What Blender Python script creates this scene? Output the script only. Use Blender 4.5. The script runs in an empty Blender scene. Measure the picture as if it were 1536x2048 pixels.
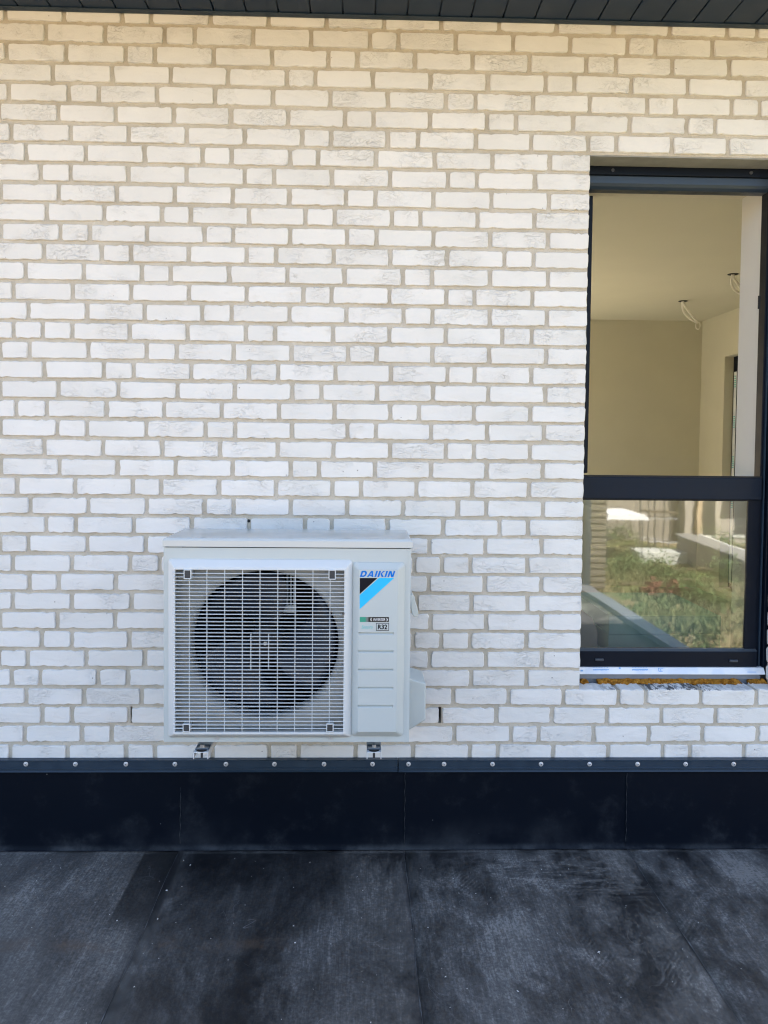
import bpy, math, random
from mathutils import Matrix, Vector
R = math.radians
random.seed(7)
scene = bpy.context.scene
C = scene.collection

# ------------------------------------------------------------------ camera, world, sun, exposure
CAM_Y, CAM_Z, FPX = -3.14, 1.684, 1538.0
YAW, PITCH, ROLL = -2.62226598e-02, -3.76735644e-02, -9.91027458e-03
CX, CY = 763.480, 948.586
ROT = (Matrix.Rotation(YAW, 3, 'Z') @ Matrix.Rotation(PITCH, 3, 'X') @ Matrix.Rotation(ROLL, 3, 'Y'))
cam_d = bpy.data.cameras.new('camera')
cam = bpy.data.objects.new('camera', cam_d); C.objects.link(cam); scene.camera = cam
r_, f_, u_ = ROT @ Vector((1, 0, 0)), ROT @ Vector((0, 1, 0)), ROT @ Vector((0, 0, 1))
M = Matrix((r_, u_, -f_)).transposed().to_4x4(); M.translation = (0, CAM_Y, CAM_Z)
cam.matrix_world = M
cam_d.sensor_fit = 'VERTICAL'; cam_d.sensor_height = 36.0; cam_d.lens = 36.0 * FPX / 2048
cam_d.shift_x = (768 - CX) / 2048; cam_d.shift_y = (CY - 1024) / 2048
cam_d.clip_start = 0.05; cam_d.clip_end = 2000

SUN_EL, SUN_AZ = 50.0, 20.0            # behind the house, a little to the right
sun_dir = Vector((math.sin(R(SUN_AZ)) * math.cos(R(SUN_EL)), math.cos(R(SUN_AZ)) * math.cos(R(SUN_EL)), math.sin(R(SUN_EL))))
world = bpy.data.worlds.new('World'); scene.world = world; world.use_nodes = True
wn = world.node_tree; wn.nodes.clear()
sky = wn.nodes.new('ShaderNodeTexSky'); sky.sky_type = 'NISHITA'; sky.sun_disc = False
sky.sun_elevation = R(SUN_EL); sky.sun_rotation = R(SUN_AZ); sky.air_density = 0.95; sky.dust_density = 4.0; sky.ozone_density = 0.15
bg = wn.nodes.new('ShaderNodeBackground'); bg.inputs[1].default_value = 0.09
wo = wn.nodes.new('ShaderNodeOutputWorld')
wn.links.new(sky.outputs[0], bg.inputs[0]); wn.links.new(bg.outputs[0], wo.inputs[0])
sd = bpy.data.lights.new('sun', 'SUN'); sd.energy = 4.8; sd.angle = R(0.53); sd.color = (1.0, 0.94, 0.84)
so = bpy.data.objects.new('sun', sd); C.objects.link(so)
so.rotation_euler = (-sun_dir).to_track_quat('-Z', 'Y').to_euler(); so.location = (5, 20, 25)
vs = scene.view_settings; scene.display_settings.display_device = 'sRGB'
vs.view_transform = 'Standard'; vs.look = 'None'; vs.gamma = 1.0; vs.use_curve_mapping = False
vs.exposure = 2.95
scene.render.engine = 'CYCLES'
cy = scene.cycles
cy.use_denoising = True; cy.max_bounces = 10; cy.diffuse_bounces = 5; cy.glossy_bounces = 4; cy.transparent_max_bounces = 12
cy.sample_clamp_indirect = 8.0; cy.pixel_filter_type = 'BLACKMAN_HARRIS'; cy.filter_width = 1.15

# ------------------------------------------------------------------ helpers
def at(px, py, Y=None, Z=None, X=None):
    """the point of the plane Y=, Z= or X= that the photograph shows at (px, py)"""
    d = ROT @ Vector(((px - CX) / FPX, 1.0, -(py - CY) / FPX))
    o = Vector((0, CAM_Y, CAM_Z))
    t = (Y - o.y) / d.y if Y is not None else ((Z - o.z) / d.z if Z is not None else (X - o.x) / d.x)
    return o + t * d

ORG = {}
def origin(p): return ORG.get(p.name, Vector((0, 0, 0))) if p else Vector((0, 0, 0))

def tag(o, label=None, cat=None, group=None, kind=None):
    if label: o['label'] = label
    if cat: o['category'] = cat
    if group: o['group'] = group
    if kind: o['kind'] = kind
    return o

def empty(name, loc, label=None, cat=None, group=None):
    o = bpy.data.objects.new(name, None); C.objects.link(o); o.location = loc
    o.empty_display_size = 0.1
    ORG[o.name] = Vector(loc)
    return tag(o, label, cat, group)

def place(name, me, loc, parent=None):
    o = bpy.data.objects.new(name, me); C.objects.link(o)
    o.location = Vector(loc) - origin(parent)
    if parent: o.parent = parent
    ORG[o.name] = Vector(loc)
    return o

class MB:
    def __init__(s): s.v, s.f = [], []
    def add(s, vs_, fs):
        n = len(s.v); s.v += [tuple(p) for p in vs_]; s.f += [tuple(i + n for i in q) for q in fs]; return s
    def box(s, x0, x1, y0, y1, z0, z1):
        return s.add([(x0,y0,z0),(x1,y0,z0),(x1,y1,z0),(x0,y1,z0),(x0,y0,z1),(x1,y0,z1),(x1,y1,z1),(x0,y1,z1)],
                     [(0,3,2,1),(4,5,6,7),(0,1,5,4),(1,2,6,5),(2,3,7,6),(3,0,4,7)])
    def prism_xz(s, poly, y0, y1):            # polygon in x,z, extruded along y
        n = len(poly)
        a = sum(poly[i][0]*poly[(i+1)%n][1] - poly[(i+1)%n][0]*poly[i][1] for i in range(n))
        if a < 0: poly = poly[::-1]
        vs_ = [(x, y0, z) for x, z in poly] + [(x, y1, z) for x, z in poly]
        return s.add(vs_, [tuple(range(n)), tuple(range(2*n-1, n-1, -1))] + [((i+1)%n, i, n+i, n+(i+1)%n) for i in range(n)])
    def prism_yz(s, poly, x0, x1):
        n = len(poly)
        a = sum(poly[i][0]*poly[(i+1)%n][1] - poly[(i+1)%n][0]*poly[i][1] for i in range(n))
        if a < 0: poly = poly[::-1]
        vs_ = [(x0, y, z) for y, z in poly] + [(x1, y, z) for y, z in poly]
        return s.add(vs_, [tuple(range(n-1, -1, -1)), tuple(range(n, 2*n))] + [(i, (i+1)%n, n+(i+1)%n, n+i) for i in range(n)])
    def loft(s, rings, cap=True, closed=True):
        n = len(rings[0]); k = len(rings)
        vs_ = [p for r in rings for p in r]; fs = []
        m = n if closed else n - 1
        for a in range(k-1):
            for i in range(m):
                j = (i+1) % n
                fs.append((a*n+i, a*n+j, (a+1)*n+j, (a+1)*n+i))
        if cap: fs.append(tuple(range(n-1, -1, -1))); fs.append(tuple(range((k-1)*n, k*n)))
        return s.add(vs_, fs)
    def tube(s, path, r, n=8):
        path = [Vector(p) for p in path]; rings = []
        for i, p in enumerate(path):
            t = (path[min(i+1, len(path)-1)] - path[max(i-1, 0)]).normalized()
            a = t.cross(Vector((0, 0, 1)) if abs(t.z) < .9 else Vector((1, 0, 0))).normalized(); b = t.cross(a)
            rr = r[i] if isinstance(r, (list, tuple)) else r
            rings.append([p + rr*(math.cos(2*math.pi*k/n)*a + math.sin(2*math.pi*k/n)*b) for k in range(n)])
        return s.loft(rings)
    def cyl(s, c, axis, r, h, n=16, r2=None):
        a = Vector(axis).normalized(); c = Vector(c)
        return s.tube([c, c + a*h], [r, r if r2 is None else r2], n)
    def mesh(s, name, mat, org=Vector((0,0,0)), smooth=False):
        me = bpy.data.meshes.new(name)
        me.from_pydata([tuple(Vector(p) - org) for p in s.v], [], s.f); me.update()
        import bmesh
        bm = bmesh.new(); bm.from_mesh(me); bmesh.ops.recalc_face_normals(bm, faces=bm.faces); bm.to_mesh(me); bm.free()
        if mat: me.materials.append(mat)
        if smooth:
            me.polygons.foreach_set('use_smooth', [True]*len(me.polygons)); me.set_sharp_from_angle(angle=R(35))
        return me
    def build(s, name, mat, parent=None, bevel=0, smooth=False, seg=2):
        org = origin(parent)
        o = bpy.data.objects.new(name, s.mesh(name, mat, org, smooth)); C.objects.link(o)
        if parent: o.parent = parent
        ORG[o.name] = org
        if bevel:
            b = o.modifiers.new('bevel', 'BEVEL'); b.width = bevel; b.segments = seg; b.limit_method = 'ANGLE'; b.angle_limit = R(40)
            b.harden_normals = False
        return o

# ------------------------------------------------------------------ materials
class NT:
    def __init__(s, name):
        s.m = bpy.data.materials.new(name); s.m.use_nodes = True; s.t = s.m.node_tree; s.n = s.t.nodes; s.n.clear()
        s.out = s.n.new('ShaderNodeOutputMaterial'); s.b = s.n.new('ShaderNodeBsdfPrincipled'); s.t.links.new(s.b.outputs[0], s.out.inputs[0])
    def lk(s, a, b): s.t.links.new(a, b)
    def pos(s): return s.n.new('ShaderNodeNewGeometry').outputs['Position']
    def vmath(s, op, a, b):
        n = s.n.new('ShaderNodeVectorMath'); n.operation = op
        for i, q in enumerate((a, b)):
            if hasattr(q, 'is_linked'): s.lk(q, n.inputs[i])
            else: n.inputs[i].default_value = q
        return n.outputs[0]
    def math(s, op, a, b=0.0, c=None, clamp=False):
        n = s.n.new('ShaderNodeMath'); n.operation = op; n.use_clamp = clamp
        for i, q in enumerate((a, b) if c is None else (a, b, c)):
            if hasattr(q, 'is_linked'): s.lk(q, n.inputs[i])
            else: n.inputs[i].default_value = q
        return n.outputs[0]
    def noise(s, vec, scale, detail=3, rough=.5, dist=0.0):
        n = s.n.new('ShaderNodeTexNoise'); n.inputs['Scale'].default_value = scale; n.inputs['Detail'].default_value = detail
        n.inputs['Roughness'].default_value = rough; n.inputs['Distortion'].default_value = dist
        s.lk(vec, n.inputs['Vector']); return n.outputs['Fac']
    def step(s, v, a, b, lo=0.0, hi=1.0):
        n = s.n.new('ShaderNodeMapRange'); n.interpolation_type = 'SMOOTHSTEP'
        n.inputs[1].default_value = a; n.inputs[2].default_value = b; n.inputs[3].default_value = lo; n.inputs[4].default_value = hi
        s.lk(v, n.inputs[0]); return n.outputs[0]
    def mix(s, fac, a, b):
        n = s.n.new('ShaderNodeMix'); n.data_type = 'RGBA'
        for i, q in ((0, fac), (6, a), (7, b)):
            if hasattr(q, 'is_linked'): s.lk(q, n.inputs[i])
            elif i == 0: n.inputs[0].default_value = q
            else: n.inputs[i].default_value = (*q, 1)
        return n.outputs[2]
    def bump(s, h, strength, dist):
        n = s.n.new('ShaderNodeBump'); n.inputs['Strength'].default_value = strength; n.inputs['Distance'].default_value = dist
        s.lk(h, n.inputs['Height']); s.lk(n.outputs[0], s.b.inputs['Normal'])
    def xyz(s, v):
        n = s.n.new('ShaderNodeSeparateXYZ'); s.lk(v, n.inputs[0]); return n.outputs
    def set(s, col=None, rough=None, metal=None, spec=None):
        if col is not None:
            if hasattr(col, 'is_linked'): s.lk(col, s.b.inputs['Base Color'])
            else: s.b.inputs['Base Color'].default_value = (*col, 1)
        if rough is not None:
            if hasattr(rough, 'is_linked'): s.lk(rough, s.b.inputs['Roughness'])
            else: s.b.inputs['Roughness'].default_value = rough
        if metal is not None: s.b.inputs['Metallic'].default_value = metal
        if spec is not None: s.b.inputs['Specular IOR Level'].default_value = spec
        return s

def plain(name, col, rough=.5, metal=0, spec=.5, var=.06, scale=30, bump=0):
    t = NT(name); p = t.pos(); n = t.noise(p, scale, 4)
    c2 = tuple(min(1, c*(1+var*2)) for c in col); c1 = tuple(c*(1-var*2) for c in col)
    t.set(t.mix(n, c1, c2), t.step(n, .2, .8, max(0, rough-.06), min(1, rough+.06)), metal, spec)
    if bump: t.bump(t.noise(p, scale*4, 3), bump, .001)
    return t.m

def brick_mat(name, sill=False):
    t = NT(name); p = t.pos()
    oi = t.n.new('ShaderNodeObjectInfo').outputs['Random']
    cmb = t.n.new('ShaderNodeCombineXYZ')
    for i, k in enumerate((37.0, 11.0, 53.0)): t.lk(t.math('MULTIPLY', oi, k), cmb.inputs[i])
    v = t.vmath('ADD', p, cmb.outputs[0])
    w = t.n.new('ShaderNodeMapping'); w.inputs['Rotation'].default_value = (0, R(20), 0); w.inputs['Scale'].default_value = (.75, 1, 1.5); t.lk(v, w.inputs[0]); w = w.outputs[0]
    patch = t.step(t.noise(v, 6.5, 2), .43, .69)                     # where the clay was folded
    a = t.noise(w, 19, 2, .5, 1.4); ridge = t.step(t.math('ABSOLUTE', t.math('SUBTRACT', a, .5)), 0, .020, 1, 0)
    a2 = t.noise(w, 33, 2, .5, 2.2); ridge2 = t.step(t.math('ABSOLUTE', t.math('SUBTRACT', a2, .46)), 0, .022, 1, 0)
    med = t.noise(w, 42, 4, .6, .6); fine = t.noise(v, 190, 3, .6); big = t.noise(w, 11, 2, .5, .5)
    folds = t.math('MULTIPLY', t.math('MAXIMUM', ridge, t.math('MULTIPLY', ridge2, .7)), patch)
    h = t.math('ADD', t.math('MULTIPLY', big, .95), t.math('MULTIPLY', med, t.math('MULTIPLY_ADD', patch, .30, .17)))
    h = t.math('ADD', h, t.math('MULTIPLY', fine, .10)); h = t.math('SUBTRACT', h, t.math('MULTIPLY', folds, .24))
    t.bump(h, 1.0, .0055)
    tone = t.noise(v, 3.1, 2); base = t.mix(t.step(tone, .3, .7), (.725, .718, .69), (.785, .778, .755))
    base = t.mix(t.math('MULTIPLY', oi, .22), base, (.70, .675, .64))
    base = t.mix(t.math('MULTIPLY', t.step(t.noise(v, 26, 4, .7), .64, .78), .25), base, (.60, .54, .46))
    dirt = t.math('MULTIPLY', folds, t.step(t.noise(v, 23, 2), .60, .72))
    base = t.mix(t.math('MULTIPLY', dirt, .5), base, (.26, .22, .18))
    pit = t.n.new('ShaderNodeTexVoronoi'); pit.inputs['Scale'].default_value = 34; t.lk(v, pit.inputs['Vector'])
    pr = t.xyz(pit.outputs['Color'])[0]
    pm = t.math('MULTIPLY', t.step(pit.outputs['Distance'], .05, .11, 1, 0), t.math('GREATER_THAN', pr, .955))
    base = t.mix(t.math('MULTIPLY', pm, .85), base, (.12, .10, .09))
    if sill:
        g = t.n.new('ShaderNodeNewGeometry'); nz = t.xyz(g.outputs['True Normal'])[2]
        sm = t.n.new('ShaderNodeMapping'); sm.inputs['Scale'].default_value = (1, .35, 1); sm.inputs['Rotation'].default_value = (0, 0, R(35)); t.lk(p, sm.inputs[0])
        x = t.xyz(p)[0]
        blot = t.math('MULTIPLY', t.step(x, .97, 1.10), t.step(x, 1.40, 1.60, 1, .25))
        k = t.math('MULTIPLY', t.step(t.noise(sm.outputs[0], 60, 4, .7), .44, .56), t.step(nz, .3, .6))
        base = t.mix(t.math('MULTIPLY', t.math('MULTIPLY', k, blot), .9), base, (.03, .032, .04))
    t.set(base, .85, 0, .25)
    return t.m

m = {}
m['brick'] = brick_mat('white_brick'); m['sill_brick'] = brick_mat('stained_brick', True)
t = NT('mortar'); p = t.pos()
c = t.mix(t.step(t.noise(p, 7, 5, .65), .3, .7), (.46, .415, .335), (.58, .535, .455)); c = t.mix(t.math('MULTIPLY', t.step(t.noise(p, 22, 4, .7), .58, .72), .5), c, (.68, .65, .60)); c = t.mix(t.math('MULTIPLY', t.step(t.noise(p, 300, 2), .55, .75), .4), c, (.26, .23, .18))
t.set(c, .95, 0, .15); t.bump(t.math('ADD', t.noise(p, 60, 3), t.math('MULTIPLY', t.noise(p, 420, 2), .6)), .5, .004); m['mortar'] = t.m
m['concrete'] = plain('concrete', (.30, .30, .28), .9, 0, .2, .15, 14, .5)
m['soffit'] = plain('grey_soffit_metal', (.013, .030, .060), .5, 0, .3, .05, 8)
m['trim'] = plain('anthracite_metal', (.017, .035, .058), .42, .0, .4, .12, 25)
m['frame'] = plain('anthracite_frame', (.0035, .007, .015), .42, 0, .15, .05, 20)
m['gasket'] = plain('black_rubber', (.010, .011, .013), .6, 0, .3)
m['steel'] = plain('bright_steel', (.60, .60, .60), .42, .35, .5, .1, 200)
m['zinc'] = plain('zinc_plated_steel', (.55, .58, .60), .35, .8)
m['dark_steel'] = plain('dark_bolt', (.08, .085, .095), .4, .6)
m['bracket'] = plain('white_powder_coat', (.72, .74, .75), .4)
m['case'] = plain('ivory_casing', (.485, .53, .525), .42, 0, .5, .015, 6)
m['grille'] = plain('grille_plastic', (.60, .63, .64), .45, 0, .5, .02, 6)
m['shroud'] = plain('grey_shroud', (.30, .31, .30), .5, 0, .4, .05, 10)
m['fan'] = plain('fan_plastic', (.011, .014, .023), .4, 0, .4, .05, 10)
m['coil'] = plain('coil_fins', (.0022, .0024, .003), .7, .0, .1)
m['stay'] = plain('galvanised_stay', (.36, .44, .52), .4, .5)
m['blue'] = plain('blue_print', (.0, .165, .62), .5, 0, .15, var=.01)
m['cyan'] = plain('cyan_print', (.03, .50, .85), .5, 0, .2, var=.01)
m['navy'] = plain('navy_print', (.006, .007, .013), .5, 0, .15, var=.01)
m['lid'] = plain('glossy_lid', (.50, .54, .545), .13, 0, .5, .015, 6)
m['white'] = plain('white_print', (.75, .77, .78), .4, var=.01)
m['green'] = plain('green_print', (.02, .30, .20), .4, var=.01)
m['teal'] = plain('teal_print', (.12, .52, .52), .4, var=.01)
t = NT('graded_print'); x = t.xyz(t.pos())[0]
xa, xb = at(729.5, 1239, Y=-.466).x, at(739, 1239, Y=-.466).x
t.set(t.mix(t.step(x, xa, (xa+xb)/2), (.02, .30, .20), (.16, .20, .20)), .4)
t.set(t.mix(t.step(x, (xa+xb)/2, xb), t.mix(t.step(x, xa, (xa+xb)/2), (.02, .30, .20), (.16, .19, .19)), (.010, .011, .014)), .4); m['grade'] = t.m
m['plaster'] = plain('cream_plaster', (.66, .635, .51), .9, 0, .2, .03, 3, .2)
m['ceiling'] = plain('ceiling_plaster', (.64, .625, .50), .9, 0, .2, .02, 3, .15)
m['reveal'] = plain('white_reveal', (.74, .74, .72), .85, 0, .2, .02, 5)
m['screed'] = plain('pale_screed', (.50, .48, .44), .9, 0, .2, .1, 5)
m['cable'] = plain('white_cable', (.80, .78, .70), .5)
t = NT('film'); p = t.pos(); xs = t.xyz(p)
t.set(t.mix(t.step(t.noise(p, 12, 2), .4, .6), (.66, .72, .80), (.78, .81, .84)), .25); m['film'] = t.m
m['filmprint'] = plain('blue_film_print', (.22, .42, .72), .4)
m['profile'] = plain('grey_pvc', (.17, .19, .22), .5)
t = NT('mineral_wool'); p = t.pos(); w = t.n.new('ShaderNodeMapping'); w.inputs['Scale'].default_value = (1, 1, .5); t.lk(p, w.inputs[0])
n1 = t.noise(w.outputs[0], 60, 5, .65)
t.set(t.mix(t.step(n1, .35, .65), (.22, .085, .010), (.50, .23, .035)), 1, 0, .1); t.bump(n1, 1, .01); m['wool'] = t.m

# black rubber roofing: dust lies on the flat, the upstand stays clean
def membrane(name, floor):
    t = NT(name); p = t.pos(); x, y, z = t.xyz(p)
    base = t.mix(t.noise(p, 2.5, 3), (.0065, .0076, .0096) if floor else (.0010, .0030, .0074), (.0115, .0128, .015) if floor else (.0022, .0048, .0100))
    if floor:
        mp = t.n.new('ShaderNodeMapping'); mp.inputs['Scale'].default_value = (1, .55, 1); mp.inputs['Rotation'].default_value = (0, 0, R(25)); t.lk(p, mp.inputs[0])
        q = mp.outputs[0]
        film = t.step(t.noise(q, 2.4, 12, .74, .3), .36, .68)
        smear = t.step(t.noise(q, 4.6, 12, .78, .9), .50, .66)
        st = t.n.new('ShaderNodeMapping'); st.inputs['Scale'].default_value = (14, 1.6, 1); st.inputs['Rotation'].default_value = (0, 0, R(-28)); t.lk(p, st.inputs[0]); s2 = t.n.new('ShaderNodeMapping'); s2.inputs['Scale'].default_value = (90, 7, 1); s2.inputs['Rotation'].default_value = (0, 0, R(-55)); t.lk(p, s2.inputs[0])
        streak = t.step(t.noise(st.outputs[0], 3.0, 5, .65, .3), .46, .70)
        right = t.step(x, -.05, .65, .25, 1)                         # scuffed most by the window
        near = t.step(y, -.75, -.05, .35, 1)
        left = t.step(x, -.62, -.90, .0, 1)
        d = t.math('MULTIPLY', film, .50)
        d = t.math('ADD', d, t.math('MULTIPLY', t.math('MULTIPLY', smear, right), .50))
        d = t.math('ADD', d, t.math('MULTIPLY', t.math('MULTIPLY', streak, film), .34))
        d = t.math('ADD', d, t.math('MULTIPLY', left, .30))
        d = t.math('ADD', d, t.math('MULTIPLY', t.math('MULTIPLY', near, t.step(t.noise(q, 6, 5, .6), .45, .7)), t.math('MULTIPLY', right, .60)))
        cm_ = t.n.new('ShaderNodeMapping'); cm_.vector_type = 'TEXTURE'; cm_.inputs['Location'].default_value = (.78, -.22, 0); cm_.inputs['Rotation'].default_value = (0, 0, R(-14)); cm_.inputs['Scale'].default_value = (.48, .17, 1)
        t.lk(p, cm_.inputs[0]); cl = t.n.new('ShaderNodeVectorMath'); cl.operation = 'LENGTH'; t.lk(t.vmath('MULTIPLY', cm_.outputs[0], (1, 1, 0)), cl.inputs[0])
        c2 = t.n.new('ShaderNodeMapping'); c2.inputs['Scale'].default_value = (3, 16, 1); c2.inputs['Rotation'].default_value = (0, 0, R(22)); t.lk(p, c2.inputs[0])
        chalk = t.math('MULTIPLY', t.step(t.math('ADD', cl.outputs['Value'], t.math('MULTIPLY', t.noise(p, 5, 6, .7), .9)), .75, 1.5, 1, 0), t.step(t.noise(c2.outputs[0], 2.2, 8, .72, .6), .40, .66))
        d = t.math('ADD', d, t.math('MULTIPLY', chalk, .62))
        # boot prints: rows of tread marks in the dust
        wv = t.n.new('ShaderNodeTexWave'); wv.inputs['Scale'].default_value = 22; wv.inputs['Distortion'].default_value = 3.0; wv.inputs['Detail'].default_value = 2
        wr = t.n.new('ShaderNodeMapping'); wr.inputs['Rotation'].default_value = (0, 0, R(40)); t.lk(p, wr.inputs[0]); t.lk(wr.outputs[0], wv.inputs['Vector'])
        foot = None
        for (fx, fy, ang, L, W) in ((.80, -.72, 20, .15, .055), (1.02, -.78, -8, .14, .05), (.42, -.30, 35, .14, .06), (1.15, -.55, 12, .15, .055), (.72, -.30, 60, .13, .05)):
            fm = t.n.new('ShaderNodeMapping'); fm.vector_type = 'TEXTURE'; fm.inputs['Location'].default_value = (fx, fy, 0); fm.inputs['Rotation'].default_value = (0, 0, R(ang)); fm.inputs['Scale'].default_value = (W, L, 1)
            t.lk(p, fm.inputs[0]); ln = t.n.new('ShaderNodeVectorMath'); ln.operation = 'LENGTH'
            fl = t.vmath('MULTIPLY', fm.outputs[0], (1, 1, 0)); t.lk(fl, ln.inputs[0])
            k = t.step(ln.outputs['Value'], .6, 1.1, 1, 0); foot = k if foot is None else t.math('MAXIMUM', foot, k)
        tread = t.math('MULTIPLY', t.math('MULTIPLY', foot, t.step(wv.outputs['Fac'], .4, .7)), t.step(t.noise(p, 14, 3), .35, .6))
        d = t.math('ADD', d, t.math('MULTIPLY', tread, .20))
        # clean strip left of the first lap, thinner dust on the second towards the wall
        clean = t.math('MULTIPLY', t.step(x, -.872, -.862), t.step(x, -.70, -.716))
        clean = t.math('MULTIPLY', clean, t.step(y, -.62, -.42))
        d = t.math('MULTIPLY', d, t.math('SUBTRACT', 1, t.math('MULTIPLY', clean, .70)))
        mid = t.math('MULTIPLY', t.step(x, -.70, -.60), t.step(x, .05, -.12)); mid = t.math('MULTIPLY', mid, t.step(y, -.62, -.25))
        d = t.math('MULTIPLY', d, t.math('SUBTRACT', 1, t.math('MULTIPLY', mid, .55)))
        # rusty water line across the left
        band = t.math('ADD', y, t.math('MULTIPLY', t.noise(p, 3, 3), .12))
        rust = t.math('MULTIPLY', t.step(t.math('ABSOLUTE', t.math('ADD', band, .575)), .0, .05, 1, 0), t.step(x, .0, -.35))
        rust = t.math('MULTIPLY', rust, t.step(t.noise(p, 9, 4, .7), .40, .65))
        fold = t.math('MULTIPLY', t.step(y, -.070, -.046), t.step(t.noise(p, 7, 4), .36, .60))
        d = t.math('ADD', d, t.math('MULTIPLY', fold, .45)); d = t.math('MULTIPLY', d, t.step(t.noise(p, 90, 4, .75), .30, .70, .55, 1.3)); d = t.math('MULTIPLY', d, t.step(t.noise(s2.outputs[0], 2.0, 3, .6), .35, .65, .80, 1.15)); d = t.math('MINIMUM', d, 1.0)
        col = t.mix(d, base, t.mix(t.noise(p, 4, 3), (.165, .168, .168), (.205, .203, .196)))
        col = t.mix(t.math('MULTIPLY', rust, .35), col, (.11, .075, .05))
        sc = t.n.new('ShaderNodeTexVoronoi'); sc.feature = 'DISTANCE_TO_EDGE'; sc.inputs['Scale'].default_value = 5.0
        ds = t.n.new('ShaderNodeTexNoise'); ds.inputs['Scale'].default_value = 3; t.lk(p, ds.inputs['Vector'])
        t.lk(t.vmath('ADD', p, ds.outputs['Color']), sc.inputs['Vector'])
        scr = t.math('MULTIPLY', t.step(sc.outputs['Distance'], 0, .006, 1, 0), t.step(t.noise(p, 6, 2), .58, .66))
        col = t.mix(t.math('MULTIPLY', scr, .5), col, (.20, .21, .22))
        t.set(col, t.step(d, 0, .6, .42, .85), 0, .35)
        t.bump(t.math('ADD', t.noise(p, 3, 4), t.math('MULTIPLY', t.noise(p, 160, 3), .02)), .5, .012)
    else:
        low = t.math('ADD', t.math('MULTIPLY', t.step(z, .18, .02), t.step(t.noise(p, 4, 5, .6), .42, .70)), t.math('MULTIPLY', t.step(z, .050, .026), t.step(t.noise(p, 6, 6, .7), .40, .62, .15, 1.6)))
        sp = t.n.new('ShaderNodeTexVoronoi'); sp.inputs['Scale'].default_value = 26; t.lk(p, sp.inputs['Vector'])
        speck = t.math('MULTIPLY', t.step(sp.outputs['Distance'], .04, .09, 1, 0), t.math('GREATER_THAN', t.xyz(sp.outputs['Color'])[0], .94))
        d = t.math('ADD', t.math('MULTIPLY', low, .17), t.math('MULTIPLY', t.step(t.noise(p, 8, 6, .7), .52, .78), .10))
        col = t.mix(d, base, (.10, .11, .12)); col = t.mix(t.math('MULTIPLY', speck, .5), col, (.22, .22, .22))
        t.set(col, .62, 0, .08); t.bump(t.math('ADD', t.noise(p, 3.5, 3), t.math('MULTIPLY', t.noise(p, 200, 2), .02)), .4, .012)
    return t.m
m['deck'] = membrane('dusty_membrane', True); m['upstand'] = membrane('clean_membrane', False)
m['lap_dark'] = plain('lap_shine', (.028, .033, .04), .5, var=.4, scale=40)
m['lap'] = plain('lap_sealant', (.085, .09, .098), .6, var=.45, scale=40)

# glass: real reflection by Fresnel (two panes), the rest passes
t = NT('window_glass'); t.n.remove(t.b)
fr = t.n.new('ShaderNodeFresnel'); fr.inputs[0].default_value = 1.5
k = t.math('MULTIPLY', fr.outputs[0], 4.4, clamp=True)
tr = t.n.new('ShaderNodeBsdfTransparent'); tr.inputs[0].default_value = (.72, .78, .75, 1)
gl = t.n.new('ShaderNodeBsdfGlossy'); gl.inputs['Roughness'].default_value = .022
bn = t.n.new('ShaderNodeBump'); bn.inputs['Strength'].default_value = .06; bn.inputs['Distance'].default_value = .004
t.lk(t.noise(t.pos(), 5, 2), bn.inputs['Height']); t.lk(bn.outputs[0], gl.inputs['Normal'])
mx = t.n.new('ShaderNodeMixShader'); t.lk(k, mx.inputs[0]); t.lk(tr.outputs[0], mx.inputs[1]); t.lk(gl.outputs[0], mx.inputs[2]); t.lk(mx.outputs[0], t.out.inputs[0])
m['glass'] = t.m

# ------------------------------------------------------------------ ground, sky side
GZ = -3.0
t = NT('yard_ground'); p = t.pos()
g = t.step(t.noise(p, .35, 5, .6), .40, .60); c = t.mix(g, (.36, .26, .17), (.23, .18, .10))
c = t.mix(t.math('MULTIPLY', t.step(t.noise(p, 2.5, 5, .7), .45, .7), .5), c, (.20, .18, .10)); t.set(c, 1, 0, .1); t.bump(t.noise(p, 2, 6, .7), 1, .2); m['ground'] = t.m
mb = MB(); mb.add([(-600, -600, GZ), (600, -600, GZ), (600, 600, GZ), (-600, 600, GZ)], [(0, 1, 2, 3)])
tag(mb.build('ground', m['ground']), kind='structure')

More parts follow.
